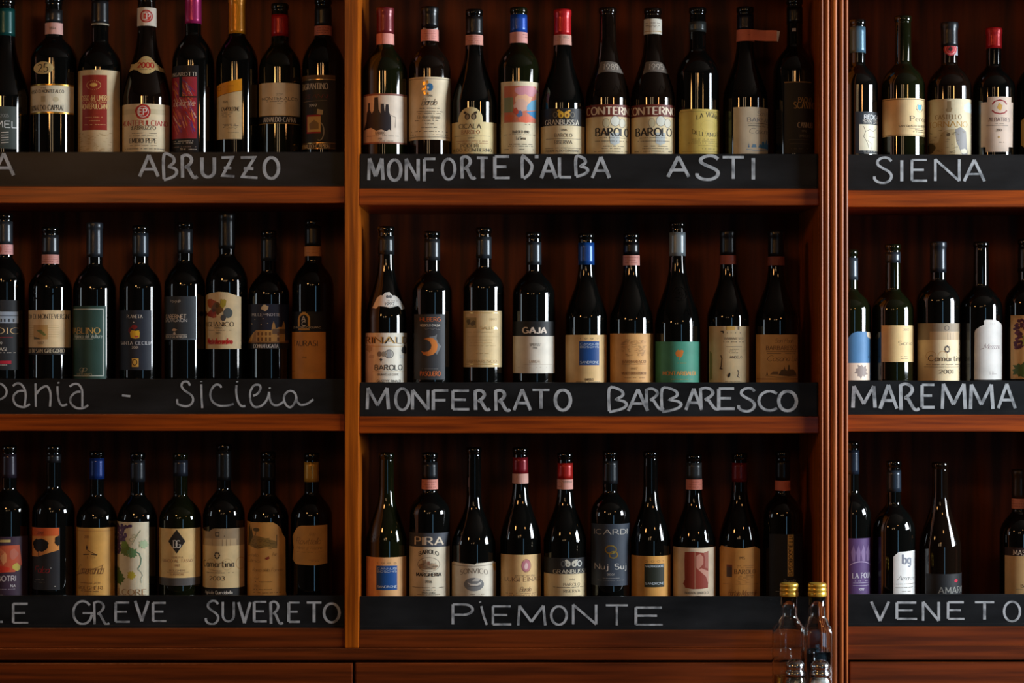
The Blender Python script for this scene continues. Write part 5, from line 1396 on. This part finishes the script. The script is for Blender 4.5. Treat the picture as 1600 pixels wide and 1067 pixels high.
bottle('BC', 'bg', 813, 700, 32.4, 'sloping bottle with crimson foil and a tan label with a small pink crest', [
    ('cap', 715.5, 741, (128, 22, 34)), ('band', 741, 756.5, (222, 168, 154), [L([(803, 741), (803, 756)], .5, (180, 120, 110))]),
    ('label', (783, 847, 866, 933), (230, 192, 134), [blob(822, 883, 6.4, 9.4, (190, 120, 130), 18, .14, 3), O(822, 883, 7, 10, .8, (130, 60, 76)), blob(822, 884, 3, 5, (226, 190, 186), 10, .2, 4), T('PODERI', 805, 835, 897.5, 900.5, (110, 76, 56)), T('LUIGI EINAUDI', 789.5, 846, 901.5, 907.5, (110, 76, 56), 'r'), T('Barolo', 812, 829, 916, 923, (90, 64, 52), 'i'), M(790, 840, 926, 929, 2, (140, 104, 76))])],
    rn=11.2, ys=758, yb=842)
bottle('BC', 'bg', 883, 708, 34, 'sloping bottle with scarlet foil and a black over cream label with silver cicadas', [
    ('cap', 724.5, 750, (176, 36, 30)), ('band', 750, 765.5, (222, 160, 146), [M(876, 894, 753, 755, 2, INKG), O(874, 758, 4, 4, .6, (180, 120, 110))]),
    ('label', (849, 917, 871, 896), (44, 45, 48), [E(886.5, 880, 4.2, 5, (190, 184, 168)), E(896.5, 880, 4.2, 5, (190, 184, 168)), blob(884, 875, 2.2, 1.8, (190, 184, 168), 9, .3, 2), blob(900, 875, 2.2, 1.8, (190, 184, 168), 9, .3, 3), O(879, 880, 3, 4, 1.6, (96, 96, 94)), O(904.5, 880, 3, 4, 1.6, (196, 194, 186)), E(886.5, 881, 1, 2, (90, 88, 84)), E(896.5, 881, 1, 2, (90, 88, 84)), T('GRANBUSSIA', 864, 915, 889, 895, (222, 212, 190), 'r')]),
    ('label', (849, 917, 896, 933), (230, 208, 164), [T('1996', 889, 897, 903, 906, INKG), T('BAROLO', 880, 905, 910, 914.5, INKG, 'r'), M(864, 912, 916.5, 916.5, 1, INKG), T('RISERVA', 880, 905, 920, 924.5, INKG, 'r'), M(864, 912, 930.5, 930.5, 1, INKG)])],
    rn=11.2, ys=766, yb=846, emboss=842)
bottle('BC', 'bx', 953.5, 706, 31.6, 'bottle with interlocked gold rings on a slate blue label', [
    ('cap', 721, 757, (50, 56, 62)),
    ('label', (923.5, 984, 818, 914.5), (56, 64, 76), [T('ICARDI', 928, 979, 826.5, 834, PALE, 'r'), O(953, 858, 8.4, 6.2, 2.0, (214, 170, 80), 'gold'), O(957, 866, 6.4, 5, 2.0, (214, 170, 80), 'gold'), T('Nuj Suj', 929, 977, 880, 888.5, (222, 216, 206), 'r'), T('2001', 947, 959, 895.5, 898, PALE), M(941, 966, 902.5, 902.5, 1, (150, 150, 150)), M(933, 972, 906, 906, 1, (130, 130, 130))])],
    rn=10.8, ys=770, yb=806)
bottle('BC', 'bg', 1016.5, 706, 31.2, 'unfoiled sloping bottle with a green-black square on orange-tan', [
    sandrone(1016.5, 985, 1048.5, 868, 933, (1005, 1036), (880, 916.5), (40, 44, 34), [('VALMAGGIORE', 882, 885.5), ('SANDRONE', 909, 912.5)], '2001', (224, 164, 84))],
    rn=10.8, ys=762, yb=846, emboss=842)
bottle('BC', 'bg', 1084.5, 711, 33.6, 'sloping bottle with pink seal and a rust red letter B painted on a white label', [
    ('cap', 724, 750, (74, 78, 80)), ('band', 750, 766, (222, 134, 112), [M(1075, 1095, 754, 762, 3, (180, 96, 80))]),
    ('label', (1050.5, 1119, 855, 933), (230, 208, 178), [P([(1067.5, 862), (1080, 861), (1096, 863), (1104, 860.5), (1104, 888), (1103.5, 918), (1094, 919), (1080, 919.5), (1068, 917.5), (1067, 914), (1065, 912), (1067.5, 905), (1067, 876)], (150, 62, 46)), P([(1085, 868), (1091, 864), (1096, 870), (1096, 880), (1088, 889), (1085, 886)], (196, 136, 116)), P([(1088, 889), (1093, 887), (1104, 892), (1104, 912), (1100, 900)], (206, 150, 130)), L([(1083, 862), (1083, 919)], .7, (206, 160, 130)), P([(1096, 863), (1104, 861), (1104, 888), (1098, 886), (1099, 872)], (170, 100, 84)), T('NUOVA BAROLO', 1068, 1104, 923.5, 927, INKG), T('1997', 1085, 1092, 929.5, 932, INKG)])],
    rn=11.4, ys=768, yb=846, emboss=842)
bottle('BC', 'bg', 1155.5, 709, 32.6, 'sloping bottle with dark red foil and an orange-tan label with ragged top', [
    ('cap', 724, 754, (112, 26, 34)),
    ('label', [(1123, 857), (1126, 853), (1146, 855.5), (1160, 855.5), (1176, 853.5), (1181, 856), (1186, 860), (1186, 933), (1123, 933)], (220, 156, 80), [T('1995', 1151, 1160, 869, 873, (110, 70, 40)), Rc(1133, 1141, 882, 901, (84, 62, 50)), Rc(1133, 1141, 882, 885, (120, 60, 40)), M(1145, 1176, 883, 886, 2, (150, 100, 56)), T('BAROLO', 1144.5, 1177, 889, 895.5, (70, 44, 30), 'r'), M(1145, 1176, 899, 902, 2, (150, 100, 56)), L([(1128, 912), (1182, 912)], .5, (170, 110, 60)), T('Bartolo Mascarello', 1135, 1179, 921, 930, (120, 70, 40), 'i')] + scene_lines(1146, 1170, 904, 911, (190, 130, 70), 14, 4))],
    rn=11.2, ys=760, yb=844)
bottle('BC', 'bx', 1223, 706, 31.6, 'black labelled bottle with an upright yellow strip of lettering, behind the oil cruet', [
    ('cap', 720, 752, (26, 27, 30)), ('band', 752, 767.5, (206, 110, 84), [M(1230, 1236, 756, 762, 3, (60, 40, 36))]),
    ('label', (1199, 1252, 834, 933), (30, 31, 33), [Rc(1226.5, 1236, 834.5, 899.5, (214, 176, 96)), TV('ENZOBOGLIETTI', 1234.4, 1228.2, 837, 898, (30, 28, 26), 1.1), T('Brunate', 1221, 1240, 904, 908, (150, 146, 140)), M(1206, 1222, 923, 923, 1, (150, 146, 140))])],
    rn=10.8, ys=772, yb=808)

# ================================================================== BOTTOM RIGHT
bottle('BR', 'bx', 1332, 690, 29, 'tall narrow bottle with a violet label, beside the fluted post', [
    ('cap', 704, 742, (46, 62, 84)),
    ('label', (1308, 1361, 840.5, 930), (88, 62, 110), [P([(1327 + 8 * i, 876), (1325 + 8 * i, 862), (1329 + 8 * i, 851), (1332 + 8 * i, 862), (1331 + 8 * i, 876)], (124, 100, 140)) for i in range(4)] + [O(1340, 886, 18, 9, .9, (190, 170, 200), a0=200, a1=340), T('LA POJA', 1327.5, 1356, 894.5, 902.5, (196, 190, 200), 'r'), M(1331, 1352, 907, 907, 1, (170, 160, 180)), L([(1328, 910), (1354, 910)], .6, (170, 160, 180)), L([(1328, 914), (1354, 914)], .6, (170, 160, 180)), T('1997', 1337, 1345.5, 918.5, 922, (222, 216, 226))])],
    rn=9.6, ys=770, yb=806)
bottle('BR', 'bx', 1396.5, 721, 33.6, 'bottle with a narrow white cut-cornered label lettered in gothic script', [
    ('cap', 736, 770, (58, 74, 92)),
    ('label', [(1390, 869), (1393, 866), (1398, 861.5), (1426.5, 860), (1426.5, 930), (1390, 930)], (230, 228, 224), [T('bg', 1404.5, 1417.5, 865.5, 880, (120, 124, 136), 'b', weight=1.0), T('Amarone', 1395.5, 1425, 898.5, 906, INKD, 'i'), M(1394, 1424, 911.5, 911.5, 1, INKG), M(1393, 1424, 917, 917, 1, INKG), M(1403, 1418, 923, 923, 1, INKG)]),
    ('label', (1427, 1430, 861, 930), (36, 36, 38), [TV('AMARONE DELLA VALPOLICELLA', 1429.6, 1427.6, 862, 929, PALE)])],
    rn=10.6, ys=788, yb=830)
bottle('BR', 'bg', 1469, 723, 33, 'unfoiled black sloping bottle with a black label and one red dot', [
    ('label', (1443, 1504, 896, 930), (36, 37, 40), [blob(1488, 907, 3, 2.6, (190, 30, 60), 10, .15, 2), T('AMARONE', 1460, 1508, 916.5, 926, (140, 138, 132), 'r')])],
    rn=12, ys=768, yb=856, glass='b')
bottle('BR', 'bx', 1593, 736, 31, 'bottle with a pink seal and a brown-topped tan label, above the VENETO strip', [
    ('cap', 737.5, 780, (70, 56, 44)), ('band', 780, 796, (214, 140, 116), [M(1578, 1600, 784, 792, 3, (160, 90, 76))]),
    ('label', (1566.5, 1622, 855, 868), (52, 34, 30), [T('MASSERIA', 1577, 1616, 861 - 2.5, 866.5, (214, 200, 180), 'r')]),
    ('label', (1566.5, 1622, 868, 930), (214, 176, 120), [T('BARBARESCO', 1588, 1622, 912, 916.5, (60, 40, 30), 'b'), L([(1581, 920), (1618, 920)], .5, INKG), M(1592, 1612, 926, 926, 1, INKG)])],
    rn=11, ys=800, yb=836)

# ------------------------------------------------------------------ table in front, with oil, vinegar, salt and pepper
TABLE = .785
t = thing('side_table', 'narrow wooden side table just below the picture in front of the shelving', 'table', (.50, -.22, 0))
b = MB(); b.box(.12, .88, -.40, -.045, TABLE - .028, TABLE, WOOD_RAIL, .003)
b.build('table_top', t, off=tuple(t.location))
for lx in (.15, .81):
    for ly in (-.38, -.11):
        b = MB(); b.box(lx, lx + .04, ly, ly + .04, 0, TABLE - .028, WOOD_V, .002)
        b.build('leg', t, off=tuple(t.location))

CLEAR = clear_mat('clear_glass', (.96, .98, .97), 0.0, 1.5)
OIL = clear_mat('olive_oil', (.72, .60, .06), 0.0, 1.47)
VINEGAR = plain('dark_vinegar', (14, 9, 8), 0.08)
GOLDCAP = plain('gold_cap', (222, 178, 70), 0.3, 0.55)
CHROME = plain('chrome_cap', (190, 192, 196), 0.16, 1.0)


def square_ring(r, z, cx, cy, pw, rot, seg=48):
    out = []
    for k in range(seg):
        a = 2 * pi * k / seg
        ca, sa = cos(a), sin(a)
        d = (abs(ca) ** pw + abs(sa) ** pw) ** (-1.0 / pw)
        x, y = r * d * ca, r * d * sa
        out.append((cx + x * cos(rot) - y * sin(rot), cy + x * sin(rot) + y * cos(rot), z))
    return out


def cruet(px, depth, half, neck, rot, label, liquid, liq_name, liq_px):
    k = kd(depth)
    cx, cy = (px - 800) * k, depth
    zz = lambda y: EYE + (533.5 - y) * k
    o = thing('oil_cruet', label, 'bottle', (cx, cy, TABLE), 'screw-capped cruets')
    off = tuple(o.location)
    yb = 533.5 + (EYE - TABLE) / k
    outer = [(neck, 929), (neck, 950), (neck + .2, 961), (neck + 1.2, 965.5), (neck + 3.6, 969), (half - 5, 974), (half - 2, 979), (half - .4, 985), (half, 992), (half, yb - 5), (half - 1, yb - 1.5), (half - 4, yb)]
    pws = [2, 2, 2.05, 2.2, 2.7, 3.6, 5, 6, 7, 7, 7, 6]
    rows = []
    for (r, y), p in zip(outer, pws):
        rows.append(square_ring(r * k, zz(y), cx, cy, p, rot))
    inner = [(r - 2.4, (y if y < yb - 10 else y - 5)) for r, y in outer]
    irows = [square_ring(max(.5, r) * k, zz(y), cx, cy, p, rot) for (r, y), p in zip(inner, pws)]
    b = MB()
    b.grid(irows[::-1] + rows, CLEAR, close=True)
    n = len(b.v)
    b.face(rows[-1], CLEAR)
    b.face(irows[-1], CLEAR)
    g = b.build('glass_body', o, smooth=True, off=off)
    fix_normals(g)
    # contents
    b = MB()
    ls = half - 2.9
    lr = [square_ring(.3 * k, zz(liq_px), cx, cy, 6, rot), square_ring((ls - .5) * k, zz(liq_px), cx, cy, 6, rot), square_ring(ls * k, zz(liq_px + .8), cx, cy, 6, rot), square_ring(ls * k, zz(yb - 11), cx, cy, 6, rot), square_ring((ls - 3) * k, zz(yb - 8), cx, cy, 6, rot), square_ring(.3 * k, zz(yb - 8), cx, cy, 6, rot)]
    b.grid(lr, liquid, close=True)
    fix_normals(b.build(liq_name, o, smooth=False, off=off))
    # ribbed screw cap
    pf = [(.2, 910.6), (11.5, 910.6), (13.4, 911.2), (14.1, 912.6), (14.2, 916.5), (13.6, 917.4), (13.6, 918.4), (14.2, 919.2), (14.2, 923.0), (13.7, 923.8), (13.7, 924.6), (14.4, 925.4), (14.4, 930.5), (13.9, 931.4), (neck + .2, 931.4)]
    b = MB()
    b.lathe([(r * k, zz(y)) for r, y in pf], GOLDCAP, cx, cy, 48)
    b.build('screw_cap', o, smooth=True, off=off)
    return o


cruet(1233, -.11, 22.4, 12.6, radians(14), 'square glass cruet nearly empty with a little yellow oil, gold cap, beside the dark one', OIL, 'olive_oil', 1055)
cruet(1277, -.12, 22.2, 13.2, radians(2), 'square glass cruet half full of dark vinegar, gold cap, in front of the fluted post', VINEGAR, 'vinegar', 1016)


def shaker(px, depth, top, label, fill, fill_name):
    k = kd(depth)
    cx, cy = (px - 800) * k, depth
    zz = lambda y: EYE + (533.5 - y) * k
    yb = 533.5 + (EYE - TABLE) / k
    o = thing('shaker', label, 'shaker', (cx, cy, TABLE), 'table shakers')
    off = tuple(o.location)
    cap = [(.2, top), (5, top + .4), (9, top + 1.6), (12.4, top + 4), (14.6, top + 7.6), (15.2, top + 11), (14.2, top + 13.4), (13.4, top + 15.4), (14.4, top + 17.4), (16.0, top + 19.5), (16.4, top + 22), (16.0, top + 24.6), (14.6, top + 25.6)]
    b = MB()
    b.lathe([(r * k, zz(y)) for r, y in cap], CHROME, cx, cy, 48)
    # sprinkling holes as small dark dots on the dome
    for i in range(7):
        a = 2 * pi * i / 6
        rr = 0 if i == 6 else 6.2
        hx, hy = cx + rr * k * cos(a), cy + rr * k * sin(a)
        hz = zz(top - .25 + (0 if i == 6 else .75))
        b.face([(hx + .9 * k * cos(2 * pi * j / 8), hy + .9 * k * sin(2 * pi * j / 8), hz) for j in range(8)], ink((20, 20, 22)))
    b.build('metal_cap', o, smooth=True, off=off)
    prof = [(14.2, top + 25.7), (15.2, top + 28), (17.2, top + 36), (18.6, top + 46), (19.0, yb - 4), (18.2, yb - .8), (16, yb), (.2, yb)]
    inn = [(12.4, top + 25.7), (13.2, top + 28), (15.0, top + 36), (16.4, top + 46), (16.8, yb - 9), (15, yb - 6), (.2, yb - 6)]
    b = MB()
    b.lathe([(r * k, zz(y)) for r, y in inn[::-1] + prof], CLEAR, cx, cy, 48)
    fix_normals(b.build('glass_body', o, smooth=True, off=off))
    fl = [(.2, top + 33), (13.8, top + 33), (14.8, top + 38), (15.9, top + 46), (16.3, yb - 10), (14.5, yb - 7), (.2, yb - 7)]
    b = MB()
    b.lathe([(r * k, zz(y)) for r, y in fl], fill, cx, cy, 40)
    fix_normals(b.build(fill_name, o, smooth=True, off=off))


SALT = plain('salt_grains', (226, 226, 224), 0.9)
PEPPER, nt_, p_ = new_mat('pepper_grains')
noise_mix(nt_, p_, col4((60, 48, 40)), col4((150, 130, 110)), (500, 500, 500), 2.0, .4, .6)
p_.inputs['Roughness'].default_value = .9
shaker(1242.5, -.20, 1030, 'glass shaker of brownish pepper with domed chrome top', PEPPER, 'pepper')
shaker(1281.5, -.20, 1030.5, 'glass shaker of white salt with domed chrome top', SALT, 'salt')

# ------------------------------------------------------------------ hanging lamps over the room (their glints show on the shoulders)
BRASS = plain('lamp_brass', (150, 110, 60), 0.35, 0.8)
glow, nt_, p_ = new_mat('lamp_glow')
p_.inputs['Emission Color'].default_value = LAMP_COLOR + (1,)
p_.inputs['Emission Strength'].default_value = LAMP_STRENGTH


def pendant(x, y, z, r, label):
    o = thing('pendant_lamp', label, 'lamp', (x, y, CEIL), 'hanging lamps of the room')
    off = tuple(o.location)
    b = MB(); b.lathe([(.0001, CEIL), (.05, CEIL), (.05, CEIL - .02), (.0001, CEIL - .02)], BRASS, x, y, 24)
    b.build('canopy', o, smooth=False, off=off)
    b = MB(); b.lathe([(.004, CEIL - .02), (.004, z + r + .02)], BRASS, x, y, 8)
    b.build('cord', o, off=off)
    b = MB(); b.lathe([(.0001, z + r + .03), (.022, z + r + .03), (.026, z + r - .01), (.0001, z + r - .012)], BRASS, x, y, 20)
    b.build('socket', o, off=off)
    b = MB(); b.lathe([(max(.0001, r * sin(pi * i / 14)), z + r * cos(pi * i / 14)) for i in range(15)], glow, x, y, 24)
    b.build('bulb', o, smooth=True, off=off)


pendant(-1.02, -1.6, 1.94, .088, 'large glowing globe lamp on the cabinet divider side of the room')
pendant(1.02, -1.6, 1.94, .045, 'large glowing globe lamp on the window side of the room')
pendant(-.22, -4.4, 2.35, .045, 'small glowing lamp at the rear, away from the glazed door')
pendant(.22, -4.4, 2.35, .045, 'small glowing lamp at the rear, nearer the glazed door')
